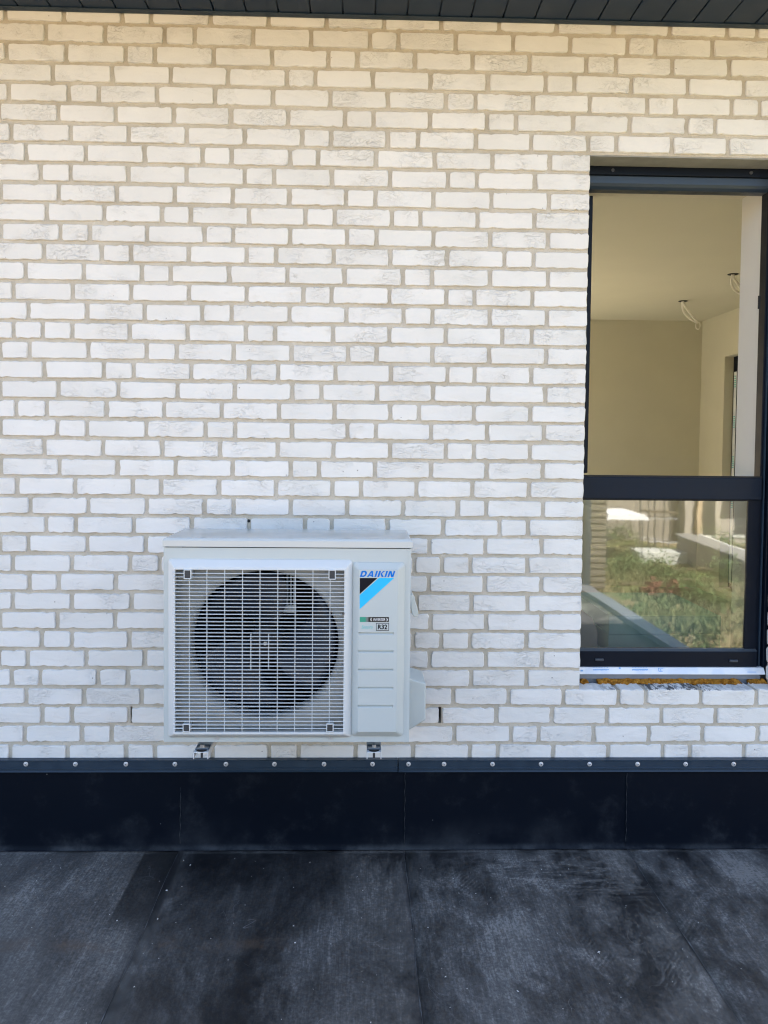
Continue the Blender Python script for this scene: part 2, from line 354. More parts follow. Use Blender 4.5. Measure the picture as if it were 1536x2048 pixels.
# ------------------------------------------------------------------ roof deck
XL, XR_DECK, YF = -5.5, 2.62, -5.6
UP_Y = -.030                                  # face of the upstand at its foot
z_bar = at(768, 1530, Y=-.012).z
seams = [at(px, 1702, Y=UP_Y).x for px in (360, 809, 1252)]
DZ = .017                                     # build-up of the deck at the wall
deck = empty('roof_deck', (0, -2.5, 0)); tag(deck, kind='structure')
MB().box(XL, XR_DECK, YF, .0, -.30, DZ-.001).build('deck_slab', m['concrete'], deck)
edges = [XL, seams[0]-.92] + seams + [XR_DECK]
for i in range(len(edges) - 1):
    a, b = edges[i], edges[i+1]
    n = 26; vs_, fs = [], []
    ov = .05 if i else 0
    rnd = random.Random(i)
    ph = rnd.uniform(0, 6)
    ys = [UP_Y + .008, UP_Y-.03, UP_Y-.08, UP_Y - .16, -.35, -.55, -.8, -1.1, -1.5, -2.2, -3.2, -4.4, YF]
    b2 = b + (.05 if i < len(edges)-2 else 0)
    for j, yy in enumerate(ys):
        wob = .003*math.sin(yy*9+ph) if i else 0
        for q, (xx, lift) in enumerate(((a + wob, .0040), (a + .06, .0038), ((a+b)/2, .0035), (b2, .0020))):
            vs_.append((xx, yy, DZ + lift + (.0008*math.sin(yy*6 + xx*3) if q == 2 else 0)))
    for j in range(len(ys)-1):
        for q in range(3): fs.append((j*4+q, j*4+q+1, (j+1)*4+q+1, (j+1)*4+q))
    o = MB().add(vs_, fs).build('membrane_sheet', m['deck'], deck, smooth=True)
    s_ = o.modifiers.new('solid', 'SOLIDIFY'); s_.thickness = .0018; s_.offset = -1
for i, sx in enumerate(seams):                # cut edge of every lap
    ph = random.Random(i+1).uniform(0, 6)
    pts = [(sx + .003*math.sin(yy*9+ph) - .001, yy, DZ + .0044) for yy in [UP_Y - .014 - .04*k for k in range(40)]]
    vs_, fs = [], []
    for k, q in enumerate(pts):
        w = .0006 + .0018*max(0, math.sin(k*1.7 + i*2) * math.sin(k*.6+i))
        vs_ += [(q[0]-w, q[1], q[2]), (q[0]+w, q[1], q[2]+.001)]
        if k: fs.append((2*k-2, 2*k-1, 2*k+1, 2*k))
    MB().add(vs_, fs).build('lap_edge', m['lap'], deck)
# edge flashing on the free side
MB().prism_xz([(XR_DECK-.10, .0), (XR_DECK-.09, .07), (XR_DECK+.05, .075), (XR_DECK+.05, -.12), (XR_DECK+.045, -.12), (XR_DECK+.045, .0)], YF, -.06).build('edge_flashing', plain('zinc_flashing', (.26, .29, .34), .4, .5), deck)

up = empty('membrane_upstand', (0, UP_Y, 0), 'black rubber membrane turned up the foot of the white brick wall', 'upstand')
zt = at(768, 1541, Y=-.015).z
ue = [XL] + [at(px, 1620, Y=-.03).x for px in (360, 809, 1252)] + [XR_DECK]
for i in range(4):
    a, b = ue[i], ue[i+1]
    prof = [(-.043, .0060+DZ), (-.038, .0088+DZ), (-.0345, .015+DZ), (-.032, .028+DZ), (-.030, .07+DZ), (-.027, .14+DZ), (-.0245, .22+DZ), (-.021, zt-.03), (-.017, zt + .02)]
    n = max(4, int((b-a)/.12)); rings = []
    for k in range(n+1):
        xx = a + (b-a)*k/n + (0.03 if k == n and i < 3 else 0)
        off = .0035*(1 - k/n)
        rings.append([(xx, y - off - .004*math.sin(xx*5+z*6)*(1 if .03 < z < zt-.05 else .15), z+off*.6) for y, z in prof])
    MB().loft(rings, cap=False, closed=False).build('upstand_sheet', m['upstand'], up, smooth=True)
    if i:
        sx = a + .001
        vs_, fs = [], []
        for k in range(24):
            z = .05 + (zt-.055)*k/23; yb = -.0315 + .0105*(z-.05)/(zt-.08) - .0042 - .004*math.sin(sx*5+z*6)
            jx = .0012*math.sin(k*1.3+i); w = .0004 + .0007*max(0, math.sin(k*2.1+i*2))
            vs_ += [(sx-w+jx, yb-.0006, z), (sx+w+jx, yb-.0006, z)]
            if k: fs.append((2*k-2, 2*k-1, 2*k+1, 2*k))
        MB().add(vs_, fs).build('lap_edge', m['lap_dark'], up)

# crumbs and chips lying on the membrane
mb = MB(); rc = random.Random(3)
for k in range(260):
    xx, yy = rc.uniform(-1.9, 2.1), -.10 - rc.random()**1.3*1.4
    s_ = rc.uniform(.0006, .0015) * (2.0 if rc.random() < .06 else 1); a = rc.uniform(0, 3.1); l = s_*rc.uniform(1, 2.6)
    ca, sa = math.cos(a), math.sin(a); z0 = DZ + .0055
    q = [(xx+ca*l, yy+sa*l, z0), (xx-sa*s_, yy+ca*s_, z0), (xx-ca*l, yy-sa*l, z0), (xx+sa*s_, yy-ca*s_, z0), (xx, yy, z0+s_*1.3)]
    mb.add(q, [(0, 1, 4), (1, 2, 4), (2, 3, 4), (3, 0, 4), (3, 2, 1, 0)])
tag(mb.build('debris_crumbs', plain('pale_crumbs', (.5, .5, .48), .9, var=.2, scale=40)), 'pale crumbs of mortar and chips scattered over the black roof', 'crumbs', kind='stuff')

# ------------------------------------------------------------------ brick wall
PITCH_Z, Z_BED0 = .0782674, 1.66055933 + CAM_Z      # bed joint under course 0
BRICK_H, JOINT, DEPTH = PITCH_Z - .0132, .0155, .095
WXL = at(1171.5, 840, Y=0).x; WXR = at(1533.5, 1290, Y=.095).x
Z_HEAD = Z_BED0 - 6*PITCH_Z - .004                  # underside over the window
Z_SILLTOP = Z_BED0 - 34*PITCH_Z - .006
WALL_L, WALL_R = -2.35, 2.75
J = [
 [10,127,244,302,421,537,653,768,883,998,1113,1228,1340,1455,1515],
 [91,210,329,389,506,622,740,796.5,911.5,1026.5,1140.5,1255.5,1311.5,1425.5,1540],
 [12,132,251,309,427,544,657,714,830,945,1059,1173,1232,1345,1459],
 [105,224,341,456,574,631,746,861,976,1091,1149,1263,1376,1488],
 [17,137,197,314,430,546,661,776,892,951,1066,1180,1295,1351,1464],
 [116,231,347,462,576,690,747,860,974,1032,1146,1259,1374,1431,1545],
 [22,141,257,373,489,605,662,776,836,952,1063,1177,1233,1344,1456],
 [51,171,289,405,463,580,636,752,869,985,1100],
 [81,141,256,373,489,548,664,780,896,954,1070],
 [1,117,233,349,465,578,692,751,867,983,1098],
 [93,208,324,381,498,611,669,784,841,955,1069],
 [1,120,179,294,409,466,580,694,753,867,981,1096],
 [87,203,262,377,493,552,667,781,895,1009,1067],
 [50,167,283,341,458,575,689,806,864,980,1096],
 [26,145,262,378,493,607,663,779,893,949,1065],
 [56,174,289,404,463,579,693,807,865,980,1094],
 [85,144,259,375,492,550,666,779,892,1005,1064],
 [58,176,293,353,467,583,696,753,865,978,1092],
 [88,207,267,382,498,556,671,782,895,949,1063],
 [0,116,236,355,469,584,643,754,866,977,1091],
 [32,93,212,328,443,558,669,781,838,948,1061],
 [0,114,174,292,411,470,584,695,752,862,974,1088],
 [88,206,324,440,555,667,780,892,948,1060],
 [1,118,234,351,465,581,638,750,862,973,1086],
 [33,150,265,322,438,552,665,722,833,945,1058],
 [60,176,293,409,467,581,694,806,916,973,1086],
 [92,151,267,383,498,610,663,775,887,999,1056],
 [0,56,174,291,859,971,1084],
 [25,143,260,319,884,941,1055],
 [58,116,231,348,857,969,1083],
 [25,143,262,833,943,1055],
 [0,114,230,861,972,1083],
 [83,143,259,882,940,1053],
 [55,172,290,859,971.5,1084],
 [80,196,255,830,942,1053],
 [52,168,283,906,1017,1127,1237,1292,1402,1513],
 [84,144,259,881,992,1104,1214,1323,1432],
 [49,164,223,908,1022,1077,1187,1297,1405,1515],
 [20,135,252,310,425,538,597,711,825,939.5,995,1106,1216,1326,1380,1488],
]
wall = empty('brick_wall', (0, 0, 0), 'white hand-made brick facing wall with sand coloured mortar joints', 'wall')
S_LEN, H_LEN = .2325, .1155
def brick_mesh(L, H, seed):
    r = random.Random(seed)
    x, z = L/2, H/2; n = 12 if L > .15 else 6; out = []
    def bite(): return (r.uniform(-.0013, .0013) - (r.uniform(.0015, .0045) if r.random() < .10 else 0))
    cr = r.uniform(.002, .006)
    tilt = r.uniform(-.0015, .0015)
    low = [(-x + cr + (2*x-2*cr)*k/n, -z - bite() - tilt*(2*k/n-1)) for k in range(n+1)]
    top = [(x - cr - (2*x-2*cr)*k/n, z + bite() - tilt*(2*k/n-1)) for k in range(n+1)]
    right = [(x + bite(), -z*.72), (x + bite(), 0), (x + bite(), z*.72)]; left = [(-x - bite(), z*.72), (-x - bite(), 0), (-x - bite(), -z*.72)]
    out = low + right + top + left
    c = [0, 0]
    ring = lambda d, y, jy: [((px*(1 - d/x)), y + (r.uniform(-jy, jy)), pz*(1 - d/z)) for px, pz in out]
    mb = MB(); mb.loft([ring(.0, DEPTH, 0), ring(.0, .0045, .001), ring(.0024, .0006, .0006)], cap=True)
    return mb
VS = [brick_mesh(S_LEN-JOINT, BRICK_H, k) for k in range(22)]
VH = [brick_mesh(H_LEN-JOINT, BRICK_H, 100+k) for k in range(10)]
MS = [b.mesh('stretcher_brick', m['brick']) for b in VS]; MH = [b.mesh('header_brick', m['brick']) for b in VH]
MSS = [b.mesh('sill_stretcher', m['sill_brick']) for b in VS[:5]]; MHS = [b.mesh('sill_header', m['sill_brick']) for b in VH[:3]]
rb = random.Random(11)
spots = []                                       # (x0, x1, zc, course)
for i, js in enumerate(J):
    zc = Z_BED0 - i*PITCH_Z + PITCH_Z/2
    py = CY - (zc - CAM_Z)*490
    xs = []
    for px in js:
        q = at(px, 40 + i*39 + px*(.022 - .0006*i), Y=0); xs.append(q.x)
    if 7 <= i <= 34: xs = [x for x in xs if x < WXL - .03] + ['W']
    seq = []
    lim = [x for x in xs if x != 'W']
    full = [lim[0]]
    for a, b in zip(lim, lim[1:]):
        g = b - a
        if g > .33:
            k = 0; c = a
            best = min(((abs(ns*S_LEN + nh*H_LEN - g), nh, ns) for ns in range(0, 8) for nh in range(0, 3)))
            kinds = ['S']*best[2] + ['H']*best[1]; rb.shuffle(kinds)
            tot = sum(S_LEN if q == 'S' else H_LEN for q in kinds)
            for q in kinds[:-1]: c += (S_LEN if q == 'S' else H_LEN)*g/tot; full.append(c)
        full.append(b)
    while full[0] > WALL_L: full.insert(0, full[0] - (S_LEN if rb.random() < .72 else H_LEN))
    if 7 <= i <= 34:
        full.append(WXL + JOINT/2 - .002)
        segs = list(zip(full, full[1:]))
        c = WXR - JOINT/2; first = True
        while c < WALL_R:
            l = (S_LEN if (i % 2) else .165) if first else (S_LEN if rb.random() < .72 else H_LEN); segs.append((c, c+l)); c += l; first = False
    else:
        while full[-1] < WALL_R: full.append(full[-1] + (S_LEN if rb.random() < .72 else H_LEN))
        segs = list(zip(full, full[1:]))
    for a, b in segs: spots.append((a, b, zc, i))
def in_view(a, b, zc):
    c = (a+b)/2
    if not (-1.47 < c < 1.60 and zc < 3.40): return False
    if -.62 < c < .10 and .62 < zc < 1.28: return False
    return True
order = sorted(range(len(spots)), key=lambda k: (not in_view(*spots[k][:3]), -(spots[k][1]-spots[k][0]), abs(spots[k][2]-1.9)))
single = set(order[:300])
rest, restn = MB(), 0
weeps = [at(259.5, 1430, Y=0), at(880, 1428, Y=0)]
for k, (a, b, zc, i) in enumerate(spots):
    L = b - a - JOINT; c = (a+b)/2
    if L < .02: continue
    S = L > .145
    sill = i == 35 and c > WXL - .12 and c < WXR + .12
    base = (S_LEN if S else H_LEN) - JOINT
    y = rb.uniform(-.0015, .0015); z = zc + rb.uniform(-.0012, .0012); ry = rb.uniform(-.006, .006)
    flip = rb.random() < .5
    if k in single:
        lst = (MSS if S else MHS) if sill else (MS if S else MH)
        o = place('brick', rb.choice(lst), (c, y, z), wall)
        o.scale.x = L/base; o.rotation_euler.y = ry + (math.pi if flip else 0)
    else:
        src = rb.choice(VS if S else VH); sx = L/base; ca, sa = math.cos(ry), math.sin(ry)
        if sill:
            o = None
        rest.add([(c + (x_*sx*ca + z_*sa), y + y_, z + (z_*ca - x_*sx*sa)) for x_, y_, z_ in src.v], src.f)
o = rest.build('bricks', m['brick'], wall); o['kind'] = 'stuff'
Z_TOP, Z_LOW = 3.6, .22
def frame_boxes(mb, x0, x1, z0, z1, y0, y1, hx0, hx1, hz0, hz1):
    mb.box(x0, hx0, y0, y1, z0, z1); mb.box(hx1, x1, y0, y1, z0, z1)
    mb.box(hx0, hx1, y0, y1, hz1, z1); mb.box(hx0, hx1, y0, y1, z0, hz0); return mb
# mortar bed (struck a few mm behind the brick faces), with two open weep joints and a drilled hole
wz = Z_BED0 - 36*PITCH_Z + PITCH_Z/2; hh = BRICK_H/2 + .002
mb = MB(); MY0, MY1 = .0085, .09
zw0, zw1 = wz - hh, wz + hh
mb.box(-6, WXL-.003, MY0, MY1, zw1, Z_TOP); mb.box(WXR+.003, 3.75, MY0, MY1, zw1, Z_TOP)
mb.box(WXL-.003, WXR+.003, MY0, MY1, Z_HEAD+.001, Z_TOP); mb.box(WXL-.003, WXR+.003, MY0, MY1, zw1, Z_SILLTOP-.006)
mb.box(-6, 3.75, MY0, MY1, Z_LOW, zw0)
xs = [-6, weeps[0].x+.0005, weeps[0].x+.0085, weeps[1].x-.0065, weeps[1].x+.0065, 3.75]
for k in (0, 2, 4): mb.box(xs[k], xs[k+1], MY0, MY1, zw0, zw1)
mb.build('mortar', m['mortar'], wall)
h = at(497, 1042, Y=0)
MB().cyl((h.x, .0055, h.z), (0, 1, 0), .0065, .004, 12).build('drill_hole', m['gasket'], wall)
MB().box(WXL-.002, WXR+.002, .010, .185, Z_HEAD-.004, Z_HEAD+.0005).build('lintel', m['concrete'], wall)
# structural wall behind
FY = .112                                         # face of the window frame
XRI = at(1508.5, 920, Y=FY+.075).x                     # inner edge of the right frame member
RVX = at(1478, 800, Y=.40).x                      # plastered reveal on the right
z_hin = at(1330, 391, Y=.40).z
mb = MB(); sl, sr, sz0, sz1 = WXL - .05, RVX, Z_SILLTOP + .02, z_hin
frame_boxes(mb, -6, 3.75, -3, 3.68, .189, .395, sl, sr, sz0, sz1)
block = mb.build('block_wall', m['concrete'], wall)
# lower storey under the deck
tag(MB().box(-5.4, XR_DECK-.05, YF+.1, -.01, GZ-.1, -.31).build('lower_wall', m['mortar']), 'plain rendered wall of the storey below the flat roof', 'wall')

# ------------------------------------------------------------------ termination bars with screws
m_screw_b = MB()
n = 16
rings = [[(r*math.cos(2*math.pi*k/n), y, r*math.sin(2*math.pi*k/n)) for k in range(n)] for r, y in ((.0118, .0), (.0118, -.0016), (.0095, -.0024), (.0078, -.0024), (.0070, -.0058), (.0045, -.0072), (.0026, -.0062))]
m_screw_b.loft(rings)
screw_me = m_screw_b.mesh('screw', m['steel'], smooth=True)
drive = MB().cyl((0, -.0066, 0), (0, -1, 0), .0030, .0009, 6).mesh('drive', m['dark_steel'])
def bar(px0, px1, screws, yoff, label, zz):
    x0 = px0 if px0 < -3 else at(px0, 1530, Y=-.02).x; x1 = XR_DECK if px1 is None else at(px1, 1530, Y=-.02).x
    z1, z0 = at(768, 1518.8+zz, Y=-.022).z, at(768, 1542+zz, Y=-.022).z
    b = empty('termination_bar', ((x0+x1)/2, 0, z0), label, 'flashing bar', 'metal bars clamping the membrane to the wall')
    y = -.028 + yoff
    H = z1 - z0
    prof = [(0, z1-.001), (y-.001, z1), (y-.003, z1-.0012), (y-.0025, z1-.003), (y, z1-.0045), (y, z0+H*.36), (y-.0018, z0+H*.33), (y-.0018, z0+H*.24), (y+.001, z0+H*.21), (y+.001, z0+.005), (y-.004, z0), (y-.001, z0-.001), (y+.006, z0+.004), (0, z0+.004)]
    MB().prism_yz(prof, x0, x1).build('bar_profile', m['trim'], b)
    for px in screws:
        q = at(px, 1528+zz, Y=y)
        s_ = place('screw', screw_me, (q.x, y-.0006, q.z), b); s_.rotation_euler.y = random.uniform(0, 1)
        place('drive_recess', drive, (q.x, y-.0008, q.z), s_); s_.scale = (.8, 1, .8)
    return b
bar(-5.5, 795, (52, 151, 252, 350, 452, 549, 648, 745), 0, 'dark grey metal bar with eight screws, running left under the air conditioner', 0)
bar(797, None, (817, 888, 985, 1082, 1179, 1275, 1371, 1467), -.0018, 'dark grey metal bar with eight screws, running right under the window', 0)

# ------------------------------------------------------------------ soffit
SZ = at(768, 40, Y=0).z + .0015
sof = empty('soffit', (0, -.35, SZ), 'dark grey boarded eaves soffit above the white brick wall', 'soffit')
X0 = at(813, 40, Y=-.03).x; BP = at(1068, 50, Y=-.03).x - at(813, 43, Y=-.03).x; BP /= 4
bme = None
for k in range(-26, 22):
    xx = X0 + k*BP
    if xx < -2.9 or xx > 2.7: continue
    if bme is None:
        w = BP
        bme = MB().prism_xz([(.0, .010), (.0055, .010), (.0055, .0015), (.0085, 0), (w-.0025, 0), (w-.0002, .0015), (w-.0002, .012), (0, .012)], -.82, -.022).mesh('soffit_board', m['soffit'])
    o = place('soffit_board', bme, (xx, 0, SZ+.003 + random.uniform(-.0004, .0004)), sof)
MB().prism_yz([(-.001, SZ-.001), (-.001, SZ+.02), (-.006, SZ+.02), (-.006, SZ+.0035), (-.030, SZ+.0025), (-.031, SZ-.0005), (-.008, SZ-.003)], -2.9, 2.7).build('wall_trim', m['trim'], sof)
MB().box(-2.9, 2.7, -.84, -.82, SZ-.01, SZ+.22).build('fascia', m['soffit'], sof)
# the roof above (keeps the sun off the terrace)
tag(MB().prism_yz([(-.92, SZ+.24), (2.6, SZ+1.6), (6.0, SZ+.2), (6.0, SZ+.1), (2.6, SZ+1.45), (-.86, SZ+.14)], -6.5, 4.4).build('house_roof', m['soffit']), 'dark pitched roof over the white brick house', 'roof')

# ------------------------------------------------------------------ window
win = empty('window', ((WXL+WXR)/2, FY, Z_SILLTOP), 'tall anthracite window, upper sash open over a fixed lower pane', 'window')
fx0, fx1 = WXL - .045, WXR + .02
zf_top = Z_HEAD - .0045
def zat(py, Y=FY, px=1340): return at(px, py, Y=Y).z
z1, z2, z3 = zat(352), zat(372), zat(377)
zt0, zt1 = zat(998.5), zat(955)
zb1, zb0 = zat(1303), zat(1333.5)
FB = FY + .075
MB().box(fx0, fx1, FY, FB, z1+.001, zf_top).build('head_frame', m['frame'], win, bevel=.003)
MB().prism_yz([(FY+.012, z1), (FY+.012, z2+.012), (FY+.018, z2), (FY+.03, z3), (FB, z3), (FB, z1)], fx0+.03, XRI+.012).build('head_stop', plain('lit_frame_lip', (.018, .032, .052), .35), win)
MB().box(fx0, WXL-.012, FY+.001, FB-.001, zb0, z1).build('left_frame', m['frame'], win, bevel=.003)
rf = MB()
rf.prism_xz([(XRI, zb0-.025), (XRI, z1), (fx1, z1), (fx1, zb0-.025)], FY+.020, FB-.001)
rf.build('right_frame', m['frame'], win, bevel=.002)
MB().box(XRI+.010, XRI+.016, FY+.011, FY+.019, zb0-.02, z1-.001).build('frame_rib', m['trim'], win)
MB().box(XRI+.022, fx1-.001, FY-.004, FY+.019, zb0-.03, z1-.001).build('outer_frame', m['frame'], win, bevel=.003)
MB().box(WXL-.012, XRI-.001, FY, FB, zt0, zt1).build('transom', plain('transom_metal', (.006, .012, .024), .45, 0, .16), win, bevel=.003)
MB().box(WXL-.012, XRI-.001, FY+.004, FY+.012, zt1+.0005, zt1+.008).build('transom_gasket', m['gasket'], win)
MB().box(WXL-.012, XRI-.001, FY, FB, zb0, zb1).build('bottom_rail', m['frame'], win, bevel=.003)
MB().prism_yz([(FY+.001, zb1+.0005), (FY+.016, zat(1297, FY+.016)), (FY+.03, zat(1297, FY+.016)), (FY+.03, zb1+.0005)], WXL-.012, XRI-.001).build('glazing_bead', plain('bead_metal', (.06, .075, .09), .35), win)
gx = at(1489, 1150, Y=FY+.03).x
MB().box(gx, XRI-.001, FY+.014, FY+.028, zat(1297, FY+.016), zt0-.001).build('side_bead', m['frame'], win, bevel=.002)
MB().box(WXL-.012, gx-.001, FY+.010, FY+.018, zt0-.007, zt0-.0005).build('pane_gasket', m['gasket'], win)
GY = FY + .024
pane = MB().add([(WXL-.012, GY, zb1), (gx+.006, GY, zb1), (gx+.006, GY, zt0), (WXL-.012, GY, zt0)], [(0, 1, 2, 3)]).build('lower_pane', m['glass'], win)
for px, py in ((1198, 1318.5), (1466, 1321)):
    q = at(px, py, Y=FY)
    MB().prism_yz([(FY-.0005, q.z-.007), (FY-.010, q.z-.004), (FY-.010, q.z+.003), (FY-.0005, q.z+.006)], q.x-.018, q.x+.018).build('drain_cap', plain('drain_cap', (.05, .06, .075), .3), win, bevel=.002)
q = at(1518, 605, Y=FY+.02)
MB().box(q.x-.006, q.x+.003, FY+.014, FY+.0195, q.z-.028, q.z+.028).build('strike_plate', m['gasket'], win, bevel=.001)
for px in (1226, 1503):
    q = at(px, 336, Y=FY-.004); MB().cyl((q.x, FY+.001, zf_top-.018), (0, -1, 0), .007, .006, 10).build('frame_screw', m['dark_steel'], win)
# open sash, swung into the room on its left hinges: seen edge on
sx = at(1184.5, 420, Y=FY+.10).x
sash = MB(); Y0, Y1 = FY+.09, FY+.76; sz0_, sz1_ = zt1+.012, z3-.006
sash.box(sx-.068, sx, Y0, Y0+.075, sz0_, sz1_); sash.box(sx-.068, sx, Y1-.075, Y1, sz0_, sz1_)
sash.box(sx-.068, sx, Y0+.075, Y1-.075, sz0_, sz0_+.075); sash.box(sx-.068, sx, Y0+.075, Y1-.075, sz1_-.075, sz1_)
sh = sash.build('open_sash', m['frame'], win, bevel=.003)
MB().add([(sx-.03, Y0+.07, sz0_+.07), (sx-.03, Y1-.07, sz0_+.07), (sx-.03, Y1-.07, sz1_-.07), (sx-.03, Y0+.07, sz1_-.07)], [(0, 1, 2, 3)]).build('sash_pane', m['glass'], sh)
# sill stack under the frame: filmed profile, grey base profile
fz1, fz0 = zat(1334), at(1340, 1348.5, Y=FY-.016).z
MB().prism_yz([(FY+.02, fz1), (FY-.004, fz1-.001), (FY-.018, fz0+.003), (FY-.018, fz0), (FY+.02, fz0)], WXL-.001, WXR-.004).build('sill_film', m['film'], win)
pz0 = at(1340, 1357.5, Y=FY-.008).z
MB().box(WXL-.001, WXR-.02, FY-.008, FY+.06, pz0, fz0-.0005).build('base_profile', m['profile'], win)
MB().box(WXL-.001, WXR, FY+.004, FY+.06, Z_SILLTOP-.03, pz0-.0005).build('base_backing', m['profile'], win)
# small print on the protective film: rows of blue dashes and a square mark
pr = MB()
def film_pt(px, py):
    z = at(px, py, Y=FY-.012); tt = (z.z - (fz0+.003))/((fz1-.001)-(fz0+.003)); y = (FY-.018)*(1-tt) + (FY-.004)*tt
    return z.x, y - .0012, z.z
def film_quad(x0, x1, y0, y1):
    pr.add([film_pt(x0, y1), film_pt(x1, y1), film_pt(x1, y0), film_pt(x0, y0)], [(0, 1, 2, 3)])
rp = random.Random(2)
for (a, b) in ((1187, 1217), (1265, 1295)):
    x_ = a
    while x_ < b:
        w = rp.uniform(.8, 2.0); film_quad(x_, x_+w, 1338.4, 1340.6 + rp.uniform(-.4, .5)); x_ += w + .55
    x_ = a
    while x_ < b: film_quad(x_, x_+1.2, 1335.4, 1336.3); x_ += 3.2
film_quad(1317, 1327, 1336.6, 1337.6); film_quad(1317, 1318.5, 1337.6, 1342); film_quad(1321, 1322.5, 1338.5, 1343); film_quad(1317, 1325, 1342.2, 1343); film_quad(1238.5, 1242, 1335.5, 1338.5); film_quad(1161, 1166, 1340, 1342.5); film_quad(1494, 1512, 1343.2, 1344.2)
pr.build('film_print', m['filmprint'], win)
# mineral wool in the joint
def wool(px0, px1, seed, label):
    r = random.Random(seed); x0, x1 = at(px0, 1364, Y=.10).x, at(px1, 1364, Y=.10).x
    n = max(4, int((x1-x0)/.008)); rings = []
    zc0, zc1 = Z_SILLTOP - .012, pz0 + .001
    for k in range(n+1):
        x = x0 + (x1-x0)*k/n; e = min(1, min(k, n-k)/2.0 + .45) * (.80 + .38*abs(math.sin(k*.55 + seed) * math.sin(k*.23 + 2*seed)) + r.uniform(-.08, .08))
        zm = (zc0+zc1)/2; hz = (zc1-zc0)/2*e
        j = lambda a: r.uniform(-a, a)
        rings.append([(x+j(.003), .112, zm - hz), (x+j(.003), .094+j(.006), zm - hz*.8+j(.002)), (x+j(.003), .078+j(.010), zm - hz*.2+j(.004)), (x+j(.003), .087+j(.007), zm + hz*.45+j(.003)), (x+j(.003), .098+j(.005), zm + hz*(.95 + j(.06))), (x, .114, zm+hz)])
    o = MB().loft(rings).build('insulation', m['wool']); tag(o, label, 'insulation', 'mineral wool stuffed under the window')
wool(1160, 1175.5, 1, 'short tuft of orange mineral wool at the left end under the window')
wool(1194, 1480, 2, 'long strip of torn orange mineral wool under the window sill profile')
wool(1496, 1531, 3, 'tuft of orange mineral wool at the right end under the window')

# ------------------------------------------------------------------ room behind
CEIL = CAM_Z + 1.42
def solve(fn, lo, hi):
    for _ in range(60):
        mid = (lo+hi)/2
        if fn(mid) > 0: hi = mid
        else: lo = mid
    return (lo+hi)/2
YB = solve(lambda y: at(1350, 641.5, Y=y).z - CEIL, 1, 15)
XR = at(1405, 641, Y=YB).x
XLR = -1.2; FLZ = .12
tag(MB().box(XLR-.2, XR+.45, .395, YB+.2, CEIL, CEIL+.25).build('ceiling', m['ceiling']), kind='structure')
tag(MB().box(XLR-.2, XR+.45, .395, YB+.2, FLZ-.2, FLZ).build('room_floor', m['screed']), kind='structure')
GX0, GX1, GZ1 = XLR + .6, 1.25, FLZ + 2.45          # unseen opening added in the back wall to let sun light the room
mb = MB(); mb.box(XLR-.2, GX0, YB, YB+.2, FLZ, CEIL); mb.box(GX1, XR+.45, YB, YB+.2, FLZ, CEIL); mb.box(GX0, GX1, YB, YB+.2, GZ1, CEIL)
tag(mb.build('back_wall', m['plaster']), kind='structure')
tag(MB().box(XLR-.2, XLR, .395, YB, FLZ, CEIL).build('side_wall', m['plaster']), kind='structure')
wy1 = at(1447.5, 800, X=XR).y; wz1 = at(1447.5, 714, X=XR).z; wy0 = wy1 - 1.7; wz0 = FLZ + .1
mb = MB(); mb.box(XR, XR+.45, .395, wy0, FLZ, CEIL); mb.box(XR, XR+.45, wy1, YB, FLZ, CEIL); mb.box(XR, XR+.45, wy0, wy1, wz1, CEIL); mb.box(XR, XR+.45, wy0, wy1, FLZ, wz0)
tag(mb.build('window_wall', m['plaster']), kind='structure')
# plaster skin on the inside of the brick wall and the white reveal round the window
mb = MB(); frame_boxes(mb, XLR, XR, FLZ, CEIL, .396, .405, sl, sr, sz0, sz1); tag(mb.build('front_wall_plaster', m['plaster']), kind='structure')
MB().box(RVX-.008, RVX-.001, FB+.002, .404, sz0, z_hin-.002).build('reveal', m['reveal'], wall)
MB().box(sl, RVX-.009, FB+.002, .404, z_hin-.008, z_hin-.001).build('reveal_head', plain('cream_reveal', (.66, .62, .50), .85), wall)
MB().box(sl, RVX-.009, FB+.002, .404, sz0-.001, sz0+.01).build('reveal_sill', m['reveal'], wall)
# the side window of the room: dark frame still wearing its protective tape
sw = empty('side_window', (XR+.3, (wy0+wy1)/2, wz0), 'dark framed window in the side wall of the room, taped with printed film', 'window')
fx = XR + .095
mb = MB(); mb.box(fx, fx+.07, wy1-.08, wy1-.001, wz0+.001, wz1-.001); mb.build('jamb_frame', m['frame'], sw)
MB().box(fx, fx+.07, wy0+.001, wy0+.08, wz0+.001, wz1-.001).build('jamb_frame', m['frame'], sw)
MB().box(fx, fx+.07, wy0+.081, wy1-.081, wz1-.08, wz1-.001).build('head_frame', m['frame'], sw)
MB().box(fx, fx+.07, wy0+.081, wy1-.081, wz0+.001, wz0+.08).build('sill_frame', m['frame'], sw)
MB().add([(fx+.03, wy0+.075, wz0+.07), (fx+.03, wy1-.075, wz0+.07), (fx+.03, wy1-.075, wz1-.07), (fx+.03, wy0+.075, wz1-.07)], [(0, 1, 2, 3)]).build('pane', m['glass'], sw)
tape = MB().box(fx-.002, fx-.0002, wy1-.075, wy1-.02, wz0+.05, wz1-.16).build('protective_tape', m['film'], sw)
pm_ = MB()
for k in range(4):
    zz = wz1-.2 - k*.42
    for q in range(6): pm_.box(fx-.0032, fx-.0024, wy1-.065, wy1-.03, zz-q*.022-.012, zz-q*.022)
pm_.build('tape_print', m['teal'], tape)
